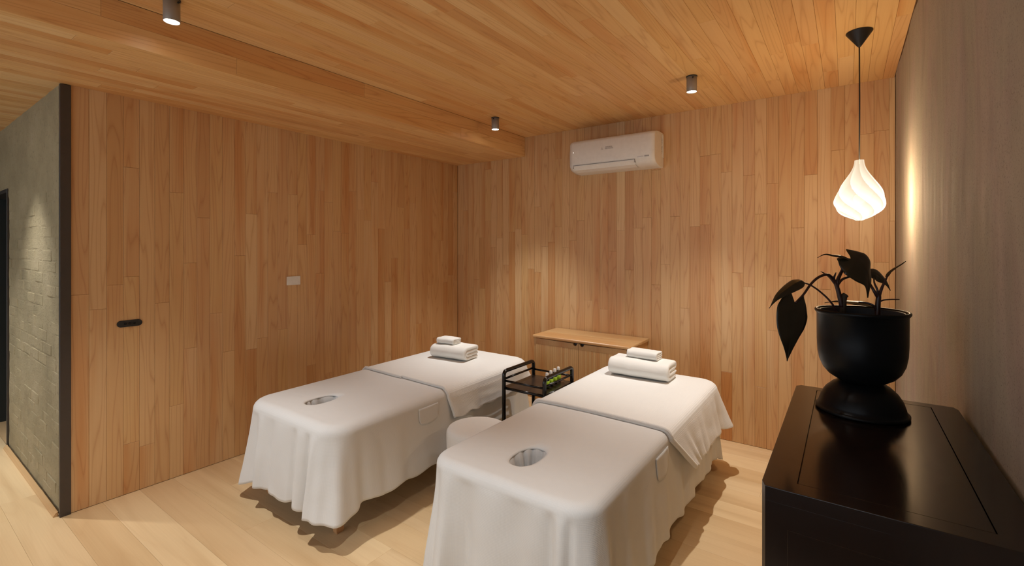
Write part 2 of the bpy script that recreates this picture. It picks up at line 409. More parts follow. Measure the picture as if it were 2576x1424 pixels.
bm = bmesh.new(); box(bm, XJ-0.03, XJ-0.001, YK-0.008, YK+0.12, 0, 2.06, bev=0.002, seg=1)
box(bm, -6.3, XJ-0.03, YK-0.008, YK+0.12, 2.03, 2.06, bev=0.002, seg=1)
s = struct('door_1', bm, 'steel'); s['label'] = 'open doorway with thin dark steel frame'
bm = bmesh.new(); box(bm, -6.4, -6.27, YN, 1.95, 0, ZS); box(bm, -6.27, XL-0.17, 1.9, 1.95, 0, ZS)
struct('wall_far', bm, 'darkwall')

# ------------------------------------------------------------------ ceiling spot lamps
def spot_lamp(x, y, z, label, knob_deg, power=SPOT_W, vis=True):
    t = thing('ceiling_spotlight', label, 'spotlight', (x, y, z), 'cylindrical ceiling spotlights')
    bm = bmesh.new(); lathe(bm, [(0.001, 0), (0.0365, 0), (0.0365, -0.006), (0.001, -0.006)], (x, y, z), 32)
    link('mounting_plate', bm, 'black', t)
    bm = bmesh.new(); lathe(bm, [(0.030, -0.006), (0.034, -0.006), (0.034, -0.107), (0.033, -0.109), (0.0315, -0.107), (0.0315, -0.060)], (x, y, z), 36)
    link('housing', bm, 'grey', t)
    bm = bmesh.new(); lathe(bm, [(0.0, -0.1045), (0.0318, -0.1045)], (x, y, z), 32)
    bmesh.ops.recalc_face_normals(bm, faces=bm.faces)
    link('lens', bm, 'lens', t)
    for d in knob_deg:
        a = math.radians(d); dx, dy = math.cos(a), math.sin(a)
        bm = bmesh.new(); tube(bm, [(x+dx*0.033, y+dy*0.033, z-0.018), (x+dx*0.040, y+dy*0.040, z-0.018)], 0.0048, 12)
        link('screw', bm, 'black', t)
    l = bpy.data.lights.new('spot_beam', 'SPOT'); l.energy = power; l.color = SPOT_COL; l.spot_size = math.radians(81); l.spot_blend = 1.0; l.shadow_soft_size = 0.022
    o = bpy.data.objects.new('spot_beam', l); COL.objects.link(o); o.parent = t; o.location = (0, 0, -0.115)
    return t
spot_lamp(-2.598, 3.373, ZC, 'smallest grey cylinder spotlight, on the ceiling left of the air conditioner', (-80, 100))
spot_lamp(-0.867, 3.338, ZC, 'grey cylinder spotlight on the ceiling to the right of the air conditioner', (-65, 115))
spot_lamp(-2.598, 0.866, ZC, 'largest grey cylinder spotlight, cut by the top edge of the photo', (28, 208))
spot_lamp(-0.867, 0.866, ZC, 'grey cylinder spotlight on the ceiling above the camera, outside the photo', (-65, 115))
spot_lamp(-4.42, 0.30, ZS, 'grey cylinder spotlight on the lowered ceiling before the brick wall, outside the photo', (-65, 115), 105)
spot_lamp(-5.3, -0.1, ZS, 'grey cylinder spotlight on the lowered ceiling near the doorway, outside the photo', (-65, 115), 105)

# ------------------------------------------------------------------ pendant lamp
PX, PY = 0.056, 3.178
pl = thing('pendant_lamp', 'glowing white onion-shaped pendant lamp with twisted ribs on a black cord', 'lamp', (PX, PY, ZC))
bm = bmesh.new(); lathe(bm, [(0.0, 0), (0.060, 0), (0.061, -0.004), (0.010, -0.078), (0.007, -0.082), (0.0, -0.082)], (PX, PY, ZC), 36)
link('ceiling_rose', bm, 'black', pl)
bm = bmesh.new(); tube(bm, [(PX, PY, ZC-0.08), (PX+0.001, PY, 2.4), (PX, PY, 2.05)], 0.0033, 8)
link('cord', bm, 'black', pl)
bm = bmesh.new(); zt, zb = 2.070, 1.742; NS, NR = 308, 110; rings = []; GL = []
pr = [(0, .022), (.06, .024), (.12, .029), (.2, .041), (.3, .061), (.4, .081), (.5, .098), (.6, .110), (.68, .115), (.76, .113), (.84, .100), (.90, .080), (.945, .056), (.975, .034), (1.0, .010)]
def prf(t):
    for (a, ra), (b, rb_) in zip(pr, pr[1:]):
        if t <= b:
            u = (t-a)/(b-a); return ra + (rb_-ra)*u
    return pr[-1][1]
for i in range(NR+1):
    t = i/NR; r = (prf(max(0, t-.02))+prf(t)+prf(min(1, t+.02)))/3; z = zt + (zb-zt)*t
    ring = []
    for k in range(NS):
        a = 2*PI*k/NS; ph = (a*7 - 7*(0.2+2.3*t*t))/(2*PI); u = ph - math.floor(ph)
        lobe = (1 - u)**1.0*0.10*(0.45+min(1, t*2)*0.55) if u > 0.10 else (u/0.10)*0.9*0.10*(0.45+min(1, t*2)*0.55)
        rr = r*(0.935 + lobe)
        ring.append(bm.verts.new((PX+rr*math.cos(a), PY+rr*math.sin(a), z)))
    rings.append(ring)
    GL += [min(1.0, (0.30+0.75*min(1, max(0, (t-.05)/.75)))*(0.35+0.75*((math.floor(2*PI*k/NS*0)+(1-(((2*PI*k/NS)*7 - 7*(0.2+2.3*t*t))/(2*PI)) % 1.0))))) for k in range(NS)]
for i in range(NR):
    for k in range(NS): bm.faces.new((rings[i][k], rings[i][(k+1) % NS], rings[i+1][(k+1) % NS], rings[i+1][k])).smooth = True
bm.faces.new(rings[-1]); bm.faces.new(rings[0][::-1])
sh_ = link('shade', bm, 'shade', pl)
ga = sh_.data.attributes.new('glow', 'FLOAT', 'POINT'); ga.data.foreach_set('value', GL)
bm = bmesh.new(); bmesh.ops.create_uvsphere(bm, u_segments=20, v_segments=12, radius=0.028)
bmesh.ops.translate(bm, verts=bm.verts, vec=(PX, PY, 1.86)); link('bulb', bm, 'bulb', pl, True)
l = bpy.data.lights.new('pendant_light', 'POINT'); l.energy = PEND_W; l.color = PEND_COL; l.shadow_soft_size = 0.045
o = bpy.data.objects.new('pendant_light', l); COL.objects.link(o); o.parent = pl; o.location = (0, 0, 1.855-ZC)

# ------------------------------------------------------------------ air conditioner
ac = thing('air_conditioner', 'white wall-mounted air conditioner high on the timber back wall', 'air conditioner', (-1.735, YB, 2.45))
ax0, ax1 = -2.142, -1.327
prof = [(0.0, 2.600), (0.10, 2.603), (0.19, 2.598), (0.225, 2.586), (0.240, 2.560), (0.246, 2.48), (0.246, 2.385), (0.240, 2.352), (0.214, 2.322), (0.165, 2.306), (0.10, 2.300), (0.0, 2.300)]
bm = bmesh.new()
nx = 24; secs = []
for i in range(nx+1):
    x = ax0 + (ax1-ax0)*i/nx; e = min(x-ax0, ax1-x); k = 1 - 0.05*max(0, 1-e/0.03)**2
    secs.append([bm.verts.new((x, YB-p*k, 2.45+(q-2.45)*(0.5+0.5*k)) if p > 0.15 else (x, YB-p, q)) for p, q in prof])
for i in range(nx):
    for k in range(len(prof)-1): bm.faces.new((secs[i][k], secs[i][k+1], secs[i+1][k+1], secs[i+1][k])).smooth = True
bm.faces.new(secs[0]); bm.faces.new(secs[-1][::-1]); bmesh.ops.recalc_face_normals(bm, faces=bm.faces)
link('casing', bm, 'white_plastic', ac)
bm = bmesh.new(); P2 = [(0.2435, 2.358), (0.240, 2.349), (0.214, 2.3195), (0.165, 2.3035), (0.120, 2.300)]
xa, xb = ax0+0.045, ax1-0.175
rows = [[bm.verts.new((x, YB-p-0.0035, q-0.003)) for p, q in P2] for x in (xa, xb)]
for k in range(len(P2)-1): bm.faces.new((rows[0][k], rows[0][k+1], rows[1][k+1], rows[1][k])).smooth = True
[setattr(f, 'smooth', False) for f in bm.faces]; bmesh.ops.recalc_face_normals(bm, faces=bm.faces); link('air_flap', bm, 'white_plastic', ac)
bm = bmesh.new(); box(bm, xa-0.002, xb+0.002, YB-0.2462, YB-0.238, 2.3590, 2.3608); box(bm, xb+0.001, xb+0.004, YB-0.2462, YB-0.22, 2.333, 2.361); box(bm, xa-0.003, xa-0.001, YB-0.2450, YB-0.23, 2.335, 2.360)
link('flap_gap', bm, 'grey_print', ac)
bm = bmesh.new(); box(bm, ax1-0.085, ax1-0.045, YB-0.2475, YB-0.240, 2.372, 2.384); box(bm, ax1-0.15, ax1-0.095, YB-0.2472, YB-0.240, 2.3755, 2.3775)
link('sensor_window', bm, 'grey_patch', ac)
bm = bmesh.new(); bmesh.ops.create_uvsphere(bm, u_segments=10, v_segments=6, radius=0.0032)
bmesh.ops.translate(bm, verts=bm.verts, vec=(ax0+0.045, YB-0.2455, 2.482)); link('indicator_light', bm, 'led', ac)
bm = bmesh.new(); box(bm, ax1-0.02, ax1+0.006, YB-0.035, YB-0.001, 2.385, 2.585, bev=0.003, seg=2)
link('back_plate', bm, 'white_plastic', ac)
def text(body, size, loc, rot, mat, parent, name='lettering', sx=1.0):
    c = bpy.data.curves.new(name, 'FONT'); c.body = body; c.size = size; c.extrude = 0.0004; c.align_x = 'LEFT'
    o = bpy.data.objects.new(name, c); COL.objects.link(o)
    dg = bpy.context.evaluated_depsgraph_get(); me = bpy.data.meshes.new_from_object(o.evaluated_get(dg))
    bpy.data.objects.remove(o); me.materials.clear(); me.materials.append(M[mat])
    o = bpy.data.objects.new(name, me); COL.objects.link(o); o.parent = parent
    o.rotation_euler = rot; o.location = Vector(loc) - wloc(parent); o.scale = (sx, 1, 1); return o
text('MITSUBISHI', 0.0165, (-1.775, YB-0.2466, 2.4905), (PI/2, 0, 0), 'logo_print', ac, sx=0.82)
text('HEAVY INDUSTRIES', 0.0125, (-1.775, YB-0.2466, 2.4780), (PI/2, 0, 0), 'logo_print', ac, sx=0.71)
bm = bmesh.new(); cx, cz = -1.806, 2.4855
for d in (90, 210, 330):
    a = math.radians(d); u = Vector((math.cos(a), math.sin(a))); v = Vector((-u.y, u.x)); L_ = 0.0135
    q = [Vector((0, 0)), u*L_*0.5+v*L_*0.29, u*L_, u*L_*0.5-v*L_*0.29]
    f = bm.faces.new([bm.verts.new((cx+p.x, YB-0.2468, cz+p.y)) for p in q])
link('emblem', bm, 'logo_print', ac)
bm = bmesh.new(); rr_ = random.Random(5)
for i in range(26):
    z0 = 2.56 - i*0.0052 - (0.01 if i > 12 else 0); y0 = YB-0.052
    for k in range(3):
        if rr_.random() < 0.65: box(bm, ax1+0.0004, ax1+0.0009, y0+k*0.006+0.001, y0+k*0.006+0.0055, z0, z0+0.0034)
link('rating_label', bm, 'grey_print', ac)

# ------------------------------------------------------------------ wall plates
sw = thing('switch_plate', 'black pill-shaped control plate on the left timber wall', 'switch', (XL, 1.028, 1.102))
def pill(cx, cy, cz, hw, r, th, n=14):
    bm = bmesh.new(); pts = []
    for sgn, st in ((1, -90), (-1, 90)):
        for k in range(n+1):
            a = math.radians(st + 180*k/n); pts.append((cy+sgn*(hw-r)+r*math.cos(a), cz+r*math.sin(a)))
    A = [bm.verts.new((cx, y, z)) for y, z in pts]; C_ = [bm.verts.new((cx+th, y, z)) for y, z in pts]
    D_ = [bm.verts.new((cx+th+0.001, cy+(y-cy)*0.97, cz+(z-cz)*0.94)) for y, z in pts]; m_ = len(pts)
    for i in range(m_):
        j = (i+1) % m_; bm.faces.new((A[i], A[j], C_[j], C_[i])); bm.faces.new((C_[i], C_[j], D_[j], D_[i]))
    bm.faces.new(D_); bm.faces.new(A[::-1]); bmesh.ops.recalc_face_normals(bm, faces=bm.faces); return bm
link('plate', pill(XL, 1.028, 1.102, 0.066, 0.021, 0.007), 'black', sw)
for k in range(3):
    bm = bmesh.new(); yy = 1.005+k*0.023
    tube(bm, [(XL+0.0075, yy, 1.102), (XL+0.0115, yy, 1.102)], 0.0075, 16)
    bmesh.ops.recalc_face_normals(bm, faces=bm.faces); link('button', bm, 'black_metal', sw)
bp_ = thing('blank_plate', 'small white rectangular plate on the left timber wall', 'wall plate', (XL, 2.132, 1.313))
bm = bmesh.new(); box(bm, XL, XL+0.010, 2.074, 2.190, 1.277, 1.349, bev=0.002, seg=2); link('cover', bm, 'white_plastic', bp_)
bm = bmesh.new(); box(bm, XL+0.010, XL+0.0115, 2.082, 2.182, 1.285, 1.341, bev=0.0006, seg=1); link('insert', bm, 'white_plastic', bp_)

# ------------------------------------------------------------------ oak cabinet
cb = thing('sideboard', 'low oak cabinet with ribbed doors against the back wall', 'cabinet', (-1.93, 3.94, 0))
x0, x1, y0, y1, zt = -2.40, -1.465, 3.715, 4.165, 0.770
bm = bmesh.new(); box(bm, x0-0.012, x1+0.012, y0-0.012, y0+0.218, zt-0.028, zt, bev=0.010, seg=3); link('top_board', bm, 'oak_x', cb)
bm = bmesh.new(); box(bm, x0-0.012, x1+0.012, y0+0.219, y1, zt-0.028, zt, bev=0.006, seg=2); link('top_board', bm, 'oak_x', cb)
bm = bmesh.new()
box(bm, x0, x0+0.02, y0+0.004, y1, 0.06, zt-0.028); box(bm, x0, x1, y1-0.012, y1, 0.06, zt-0.028)
box(bm, x0+0.02, x1-0.02, y0+0.022, y1-0.012, 0.06, 0.08); link('carcass', bm, 'oak', cb)
bm = bmesh.new(); box(bm, x1-0.02, x1, y0+0.004, y0+0.219, 0.06, zt-0.028, bev=0.001, seg=1); link('side_panel', bm, 'oak', cb)
bm = bmesh.new(); box(bm, x1-0.02, x1-0.0008, y0+0.220, y1-0.013, 0.06, zt-0.028, bev=0.001, seg=1); link('side_panel', bm, 'oak', cb)
for xx in (x0+0.05, x1-0.05):
    for yy in (y0+0.05, y1-0.05):
        bm = bmesh.new(); box(bm, xx-0.02, xx+0.02, yy-0.02, yy+0.02, 0, 0.06, bev=0.003, seg=1); link('foot', bm, 'oak', cb)
xm = (x0+x1)/2
for side, (da, db) in enumerate(((x0+0.022, xm-0.0015), (xm+0.0015, x1-0.022))):
    bm = bmesh.new(); cxh = xm-0.034 if side == 0 else xm+0.034; rh = 0.021; ztop = zt-0.031; yb_ = y0+0.020
    # header rail with a half-round finger cut
    zl = ztop-0.052; pts = [(da, zl), (db, zl), (db, ztop)] + [(cxh+rh*math.cos(math.radians(a)), ztop-0.004+rh*math.sin(math.radians(a))*1.0) for a in range(0, -181, -15)] + [(da, ztop)]
    F_ = [bm.verts.new((x, y0, z)) for x, z in pts]; K_ = [bm.verts.new((x, yb_, z)) for x, z in pts]; n = len(pts)
    bm.faces.new(F_); bm.faces.new(K_[::-1])
    for i in range(n): j = (i+1) % n; bm.faces.new((F_[i], F_[j], K_[j], K_[i]))
    bmesh.ops.recalc_face_normals(bm, faces=bm.faces)
    # grooved slats below
    nsl = 22; wd = (db-da)/nsl
    box(bm, da, db, y0+0.006, yb_, 0.075, zl)
    dr = link('door', bm, 'oak', cb)
    for i in range(nsl):
        b2 = bmesh.new(); box(b2, da+i*wd+0.0002, da+(i+1)*wd-0.0002, y0+0.0008, y0+0.0065, 0.076, zl-0.0005, bev=0.0006, seg=1)
        link('slat', b2, 'oak', dr)
bm = bmesh.new(); box(bm, x0+0.02, x1-0.02, y0+0.024, y0+0.030, zt-0.09, zt-0.030); link('shadow_strip', bm, 'black', cb)  # black strip standing in for the shade behind the finger cuts

# ------------------------------------------------------------------ draped cloth
def rrect(x0, x1, y0, y1, r, n):
    segs = []
    for (cx, cy, a0) in ((x1-r, y0+r, -90), (x1-r, y1-r, 0), (x0+r, y1-r, 90), (x0+r, y0+r, 180)): segs.append((cx, cy, a0))
    dense = []
    for cx, cy, a0 in segs:
        for k in range(25):
            a = math.radians(a0 + 90*k/24); dense.append((cx+r*math.cos(a), cy+r*math.sin(a), math.cos(a), math.sin(a)))
    dense.append(dense[0]); L_ = [0]
    for a, b in zip(dense, dense[1:]): L_.append(L_[-1] + math.hypot(b[0]-a[0], b[1]-a[1]))
    tot = L_[-1]; out = []; j = 0
    for i in range(n):
        s = tot*i/n
        while L_[j+1] < s: j += 1
        u = (s-L_[j])/max(1e-9, L_[j+1]-L_[j]); a, b = dense[j], dense[j+1]
        q = [a[m_]+(b[m_]-a[m_])*u for m_ in range(4)]; h = math.hypot(q[2], q[3]); out.append((q[0], q[1], q[2]/h, q[3]/h, s))
    # start is bottom of the right-near corner (x1-r, y0)
    return out, tot
def drape(D, seed):
    x0, x1, y0, y1, z = D['x0'], D['x1'], D['y0'], D['y1'], D['z']
    r = D.get('r', 0.09); N = 520
    ring, tot = rrect(x0, x1, y0, y1, r, N)
    sk = D.get('skew', 0.0); T = lambda x, y: (x + sk*(y-y0), y)
    q = PI*r/2; W, H = x1-x0-2*r, y1-y0-2*r
    cs = {'NR': q/2, 'FR': q+H+q/2, 'FL': 2*q+H+W+q/2, 'NL': 3*q+2*H+W+q/2}
    per = lambda d: (d + tot/2) % tot - tot/2
    rg = random.Random(seed)
    sines = [(rg.choice(range(9, 16)), rg.uniform(0, 6.28), 0.45), (rg.choice(range(22, 32)), rg.uniform(0, 6.28), 0.4), (rg.choice(range(34, 48)), rg.uniform(0, 6.28), 0.2)]
    def outw(s, t, x, y):
        o = 0.006 + D.get('flare', 0.03)*t*(D.get('fl_left', 1.0) if x < D['x0']+0.05 else 1.0)*(D.get('fl_far', 1.0) if y > D['y1']-0.05 else 1.0)
        f = sum(a*math.sin(2*PI*k*s/tot + p + 0.9*math.sin(2*PI*3*s/tot)) for k, p, a in sines)
        f = math.copysign(abs(f)**0.8, f)
        amp = D.get('amp', 0.014); o += amp*f*t**0.9
        for c, (fl_, dip, wv) in D['corner'].items():
            d = per(s - cs[c]); g = math.exp(-(d/0.085)**2)
            o += fl_*g*t**1.15 - fl_*0.25*t*(math.exp(-((d-0.17)/0.06)**2) + math.exp(-((d+0.17)/0.06)**2))
            o += wv*math.sin(d*2*PI/0.085)*math.exp(-(d/0.16)**2)*t**1.2
        for (sp, wdt, am) in D.get('folds', []):
            d = per(s-sp); o += 1.25*am*math.exp(-(d/wdt)**2)*t**0.5
        o += D.get('nz', 1.0)*0.004*fbm(x*1.0+s, t*0.45, seed, 5.0)*min(1, t*3) + D.get('nz', 1.0)*0.0022*fbm(s, t*0.30, seed+3, 14.0)*min(1, t*4)
        return o
    def hem(s):
        h = D['hem'](s, per, cs)
        for c, (fl_, dip, wv) in D['corner'].items():
            d = per(s-cs[c]); h -= dip*math.exp(-(d/0.12)**2)
        return max(0.012, h + 0.008*math.sin(2*PI*23*s/tot))
    Rr = D.get('Rr', 0.055)
    def skirt(s, x, y, nx, ny, t):
        zz = z - Rr - t*(z - Rr - hem(s)); o = outw(s, t, x, y)
        X, Y = T(x + nx*o, y + ny*o); return Vector((X, Y, zz))
    return ring, tot, T, skirt, cs, per, Rr
def interp_ring(ring, tot, s):
    s = s % tot; n = len(ring); i = int(s/tot*n) % n; j = (i+1) % n; u = s/tot*n - int(s/tot*n)
    a, b = ring[i], ring[j]; return [a[m_]+(b[m_]-a[m_])*u for m_ in range(4)]
def uvset(bm, f, uvs):
    uv = bm.loops.layers.uv.verify()
    for lp, c in zip(f.loops, uvs): lp[uv].uv = c
def sheet(D, seed, label, nm='bed_sheet', pocket=None):
    ring, tot, T, skirt, cs, per, Rr = drape(D, seed)
    z = D['z']; N = len(ring); bm = bmesh.new(); bm.loops.layers.uv.verify()
    hx, hy, rx, ry = D['hole']; ca = []
    cxm, cym = (D['x0']+D['x1'])/2, (D['y0']+D['y1'])/2
    rows = []; uvr = []
    def topz(x, y, e): return z + 0.0016*fbm(x, y, seed, 6) - 0.010*math.exp(-e*14)
    NI = 30
    # inner ring = hole edge
    hs = []
    for (x, y, nx, ny, s) in ring:
        a = math.atan2(y-hy, x-hx); c_, s_ = abs(math.cos(a))/rx, abs(math.sin(a))/ry
        rr = 1/((c_**2.3+s_**2.3)**(1/2.3)); hs.append((hx+rr*math.cos(a), hy+rr*math.sin(a)))
    # hole lip first
    row = []; uu = []
    for (a, b) in hs:
        X, Y = T(hx+(a-hx)*0.97, hy+(b-hy)*0.97); row.append(bm.verts.new((X, Y, z-0.014))); uu.append((a*0.97, b))
    rows.append(row); uvr.append(uu)
    for k in range(NI+1):
        u = (k/NI)**1.0; row = []; uu = []
        for (x, y, nx, ny, s), (a, b) in zip(ring, hs):
            ex, ey = x - nx*Rr, y - ny*Rr
            xx, yy = a+(ex-a)*u, b+(ey-b)*u; X, Y = T(xx, yy)
            lip = 0.004*math.exp(-(k/1.2)**2)
            zz = z + 0.0016*fbm(xx, yy, seed, 6) + 0.0008*fbm(xx, yy, seed+5, 25) - lip
            row.append(bm.verts.new((X, Y, zz))); uu.append((xx, yy))
        rows.append(row); uvr.append(uu)
    for k in range(1, 6):
        an = PI/2*k/5; row = []; uu = []
        for (x, y, nx, ny, s) in ring:
            bb = Rr*(1-math.sin(an)) ; xx, yy = x - nx*bb + nx*0.006*math.sin(an), y - ny*bb + ny*0.006*math.sin(an)
            X, Y = T(xx, yy); row.append(bm.verts.new((X, Y, z - Rr*(1-math.cos(an))))); uu.append((xx, yy))
        rows.append(row); uvr.append(uu)
    K0 = len(rows); NL = 30
    for k in range(1, NL+1):
        t = k/NL; row = []; uu = []
        for (x, y, nx, ny, s) in ring:
            v = skirt(s, x, y, nx, ny, t); row.append(bm.verts.new(v)); uu.append((s, v.z))
        rows.append(row); uvr.append(uu)
    for i in range(len(rows)-1):
        for k in range(N):
            k2 = (k+1) % N
            f = bm.faces.new((rows[i][k], rows[i+1][k], rows[i+1][k2], rows[i][k2])); f.smooth = True
            if i >= K0-1:
                s0 = ring[k][4]; s1 = s0 + tot/N
                z0 = uvr[i][k][1] if i >= K0 else z-Rr
                uvset(bm, f, ((s0, z0), (s0, uvr[i+1][k][1]), (s1, uvr[i+1][k2][1]), (s1, uvr[i][k2][1] if i >= K0 else z-Rr)))
            else: uvset(bm, f, (uvr[i][k], uvr[i+1][k], uvr[i+1][k2], uvr[i][k2]))
    bmesh.ops.recalc_face_normals(bm, faces=bm.faces)
    o = link(nm, bm, 'sheet'); md = o.modifiers.new('thick', 'SOLIDIFY'); md.thickness = 0.0016; md.offset = -1
    tag(o, label, 'sheet', 'waffle sheets on the massage tables')
    # gathered lining in the face hole
    bm = bmesh.new(); bm.loops.layers.uv.verify(); rr_ = random.Random(seed); R2 = []; n2 = 120
    lv = [(1.06, -0.010), (1.0, -0.020), (0.94, -0.050), (0.86, -0.085), (0.76, -0.115), (0.60, -0.135), (0.44, -0.145), (0.28, -0.15), (0.12, -0.152), (0.02, -0.154)]
    for m_, (sc_, dz) in enumerate(lv):
        row = []
        for k in range(n2):
            a = 2*PI*k/n2; c_, s_ = abs(math.cos(a))/rx, abs(math.sin(a))/ry; rr = 1/((c_**2.3+s_**2.3)**(1/2.3))
            w_ = min(1, m_/3); ridge = w_*(0.017*abs(math.sin(a*4.5+1.3*math.sin(a*2+seed)+m_*0.18)) + 0.008*fbm(math.cos(a), math.sin(a)+m_*0.35, seed, 3))
            rr2 = rr*sc_ - ridge*(1 if sc_ > 0.3 else sc_)
            X, Y = T(hx+rr2*math.cos(a), hy+rr2*math.sin(a)); row.append(bm.verts.new((X, Y, z+dz+ridge*1.2)))
        R2.append(row)
    for i in range(len(R2)-1):
        for k in range(n2):
            k2 = (k+1) % n2; f = bm.faces.new((R2[i][k], R2[i][k2], R2[i+1][k2], R2[i+1][k])); f.smooth = True
            uvset(bm, f, [(v.co.x, v.co.y) for v in f.verts])
    c = link('face_hole_lining', bm, 'lining', o)
    if pocket:
        ya, yb, za, zb_ = pocket; bm = bmesh.new(); bm.loops.layers.uv.verify(); n_ = 14; G = []
        r = D.get('r', 0.09); q = PI*r/2
        for i in range(n_+1):
            row = []; y = ya+(yb-ya)*i/n_; s = q + (y-(D['y0']+r)); x, yy, nx, ny = interp_ring(ring, tot, s)
            vt = skirt(s, x, yy, nx, ny, 0.0).z; vb = skirt(s, x, yy, nx, ny, 1.0).z
            rnd_ = 0.35*(1-(math.sin(PI*min(1, max(0, i/n_))))**0.35)
            for k in range(9):
                zz = zb_ + (za-zb_)*(k/8)*(1-rnd_); t = (vt-zz)/(vt-vb); v = skirt(s, x, yy, nx, ny, max(0, t)); 
                row.append(bm.verts.new(v + Vector((nx*0.0035, ny*0.0035, 0))))
            G.append(row)
        for i in range(n_):
            for k in range(8):
                f = bm.faces.new((G[i][k], G[i][k+1], G[i+1][k+1], G[i+1][k])); f.smooth = True; uvset(bm, f, [(v.co.y, v.co.z) for v in f.verts])
        bmesh.ops.recalc_face_normals(bm, faces=bm.faces)
        p = link('pocket', bm, 'sheet', o); md = p.modifiers.new('thick', 'SOLIDIFY'); md.thickness = 0.0013; md.offset = 1
        if p.data.polygons[0].normal.x < 0: p.data.flip_normals()
    return o
def blanket(D, seed, label):
    ring, tot, T, skirt0, cs, per, Rr = drape(D, seed)
    z = D['z']; N = len(ring); bm = bmesh.new(); bm.loops.layers.uv.verify()
    path = [p for p in ring if p[1] > D['y0']+D.get('r', 0.09)]      # from right side round the far end to the left side
    yf = D['y0']+D.get('r', 0.09); xc = (D['x0']+D['x1'])/2; hw = (D['x1']-D['x0'])/2; n = len(path)
    lean = D['lean']; NT_ = 16; NL = 18; rows = []; uvr = []
    yspan = 0.5
    for k in range(NT_+1):
        u = k/NT_; row = []; uu = []
        for (x, y, nx, ny, s) in path:
            ex, ey = x - nx*Rr, y - ny*Rr; sx, sy = xc, min(max(round(y/0.016)*0.016, yf), D['y1']-hw)
            xx, yy = sx+(ex-sx)*u, sy+(ey-sy)*u
            g = max(0, 1-(yy-yf)/0.12); yy2 = yy + D.get('bow', 0.0)*g*math.sin(PI*(xx-D['x0'])/(2*hw)) + D.get('tilt', 0)*g*(xx-xc)
            X, Y = T(xx, yy2); row.append(bm.verts.new((X, Y, z + 0.002*fbm(xx, yy, seed, 6)))); uu.append((xx, yy))
        rows.append(row); uvr.append(uu)
    def side_shift(y, x, t):
        g = max(0, 1-(y-yf)/yspan); l_ = lean[0] if x > xc else lean[1]; return l_*g*t
    for k in range(1, 6):
        an = PI/2*k/5; row = []; uu = []
        for (x, y, nx, ny, s) in path:
            bb = Rr*(1-math.sin(an)); xx, yy = x - nx*bb + nx*0.010*math.sin(an), y - ny*bb + ny*0.010*math.sin(an)
            g = max(0, 1-(yy-yf)/0.12); yy2 = yy + D.get('tilt', 0)*g*(xx-xc)
            X, Y = T(xx, yy2); row.append(bm.verts.new((X, Y, z - Rr*(1-math.cos(an)) ))); uu.append((xx, yy))
        rows.append(row); uvr.append(uu)
    for k in range(1, NL+1):
        t = k/NL; row = []; uu = []
        for (x, y, nx, ny, s) in path:
            v = skirt0(s, x, y, nx, ny, t); g = max(0, 1-(y-yf)/0.12)
            v.y += side_shift(y, x, t) + D.get('tilt', 0)*g*(x-xc); row.append(bm.verts.new(v + Vector((nx*0.006, ny*0.006, 0)))); uu.append((s, v.z))
        rows.append(row); uvr.append(uu)
    K0 = NT_+1+5
    for i in range(len(rows)-1):
        for k in range(n-1):
            f = bm.faces.new((rows[i][k], rows[i+1][k], rows[i+1][k+1], rows[i][k+1])); f.smooth = True
            if i >= K0-1:
                s0, s1 = path[k][4], path[k+1][4]; za = uvr[i][k][1] if i >= K0 else z-Rr
                uvset(bm, f, ((s0, za), (s0, uvr[i+1][k][1]), (s1, uvr[i+1][k+1][1]), (s1, za)))
            else: uvset(bm, f, (uvr[i][k], uvr[i+1][k], uvr[i+1][k+1], uvr[i][k+1]))
    edge = [rows[i][0].co.copy() for i in range(len(rows)-1, -1, -1)] + [rows[i][-1].co.copy() for i in range(len(rows))]
    top = [v for v in edge]; edge = [v + Vector((0, 0, 0.005)) if v.z > z-0.01 else v for v in edge]
    keep = [edge[0]]
    for v in edge[1:]:
        if (v-keep[-1]).length > 0.008: keep.append(v)
    bmesh.ops.remove_doubles(bm, verts=bm.verts, dist=0.0002)
    bmesh.ops.recalc_face_normals(bm, faces=bm.faces)
    o = link('blanket', bm, 'blanket')
    b2 = bmesh.new(); b2.loops.layers.uv.verify(); tube(b2, keep, D.get('roll', .011), 12)
    for f in b2.faces: uvset(b2, f, [(v.co.x+v.co.z, v.co.y-v.co.z*.7) for v in f.verts])
    link('hem_roll', b2, 'blanket', o)
    if sum(p.normal.z*p.area for p in o.data.polygons) < 0: o.data.flip_normals()
    md = o.modifiers.new('thick', 'SOLIDIFY'); md.thickness = 0.007; md.offset = 1
    md2 = o.modifiers.new('soft', 'BEVEL'); md2.width = 0.005; md2.segments = 2; md2.limit_method = 'ANGLE'; md2.angle_limit = math.radians(50)
    return tag(o, label, 'blanket', 'knitted blankets on the massage tables')

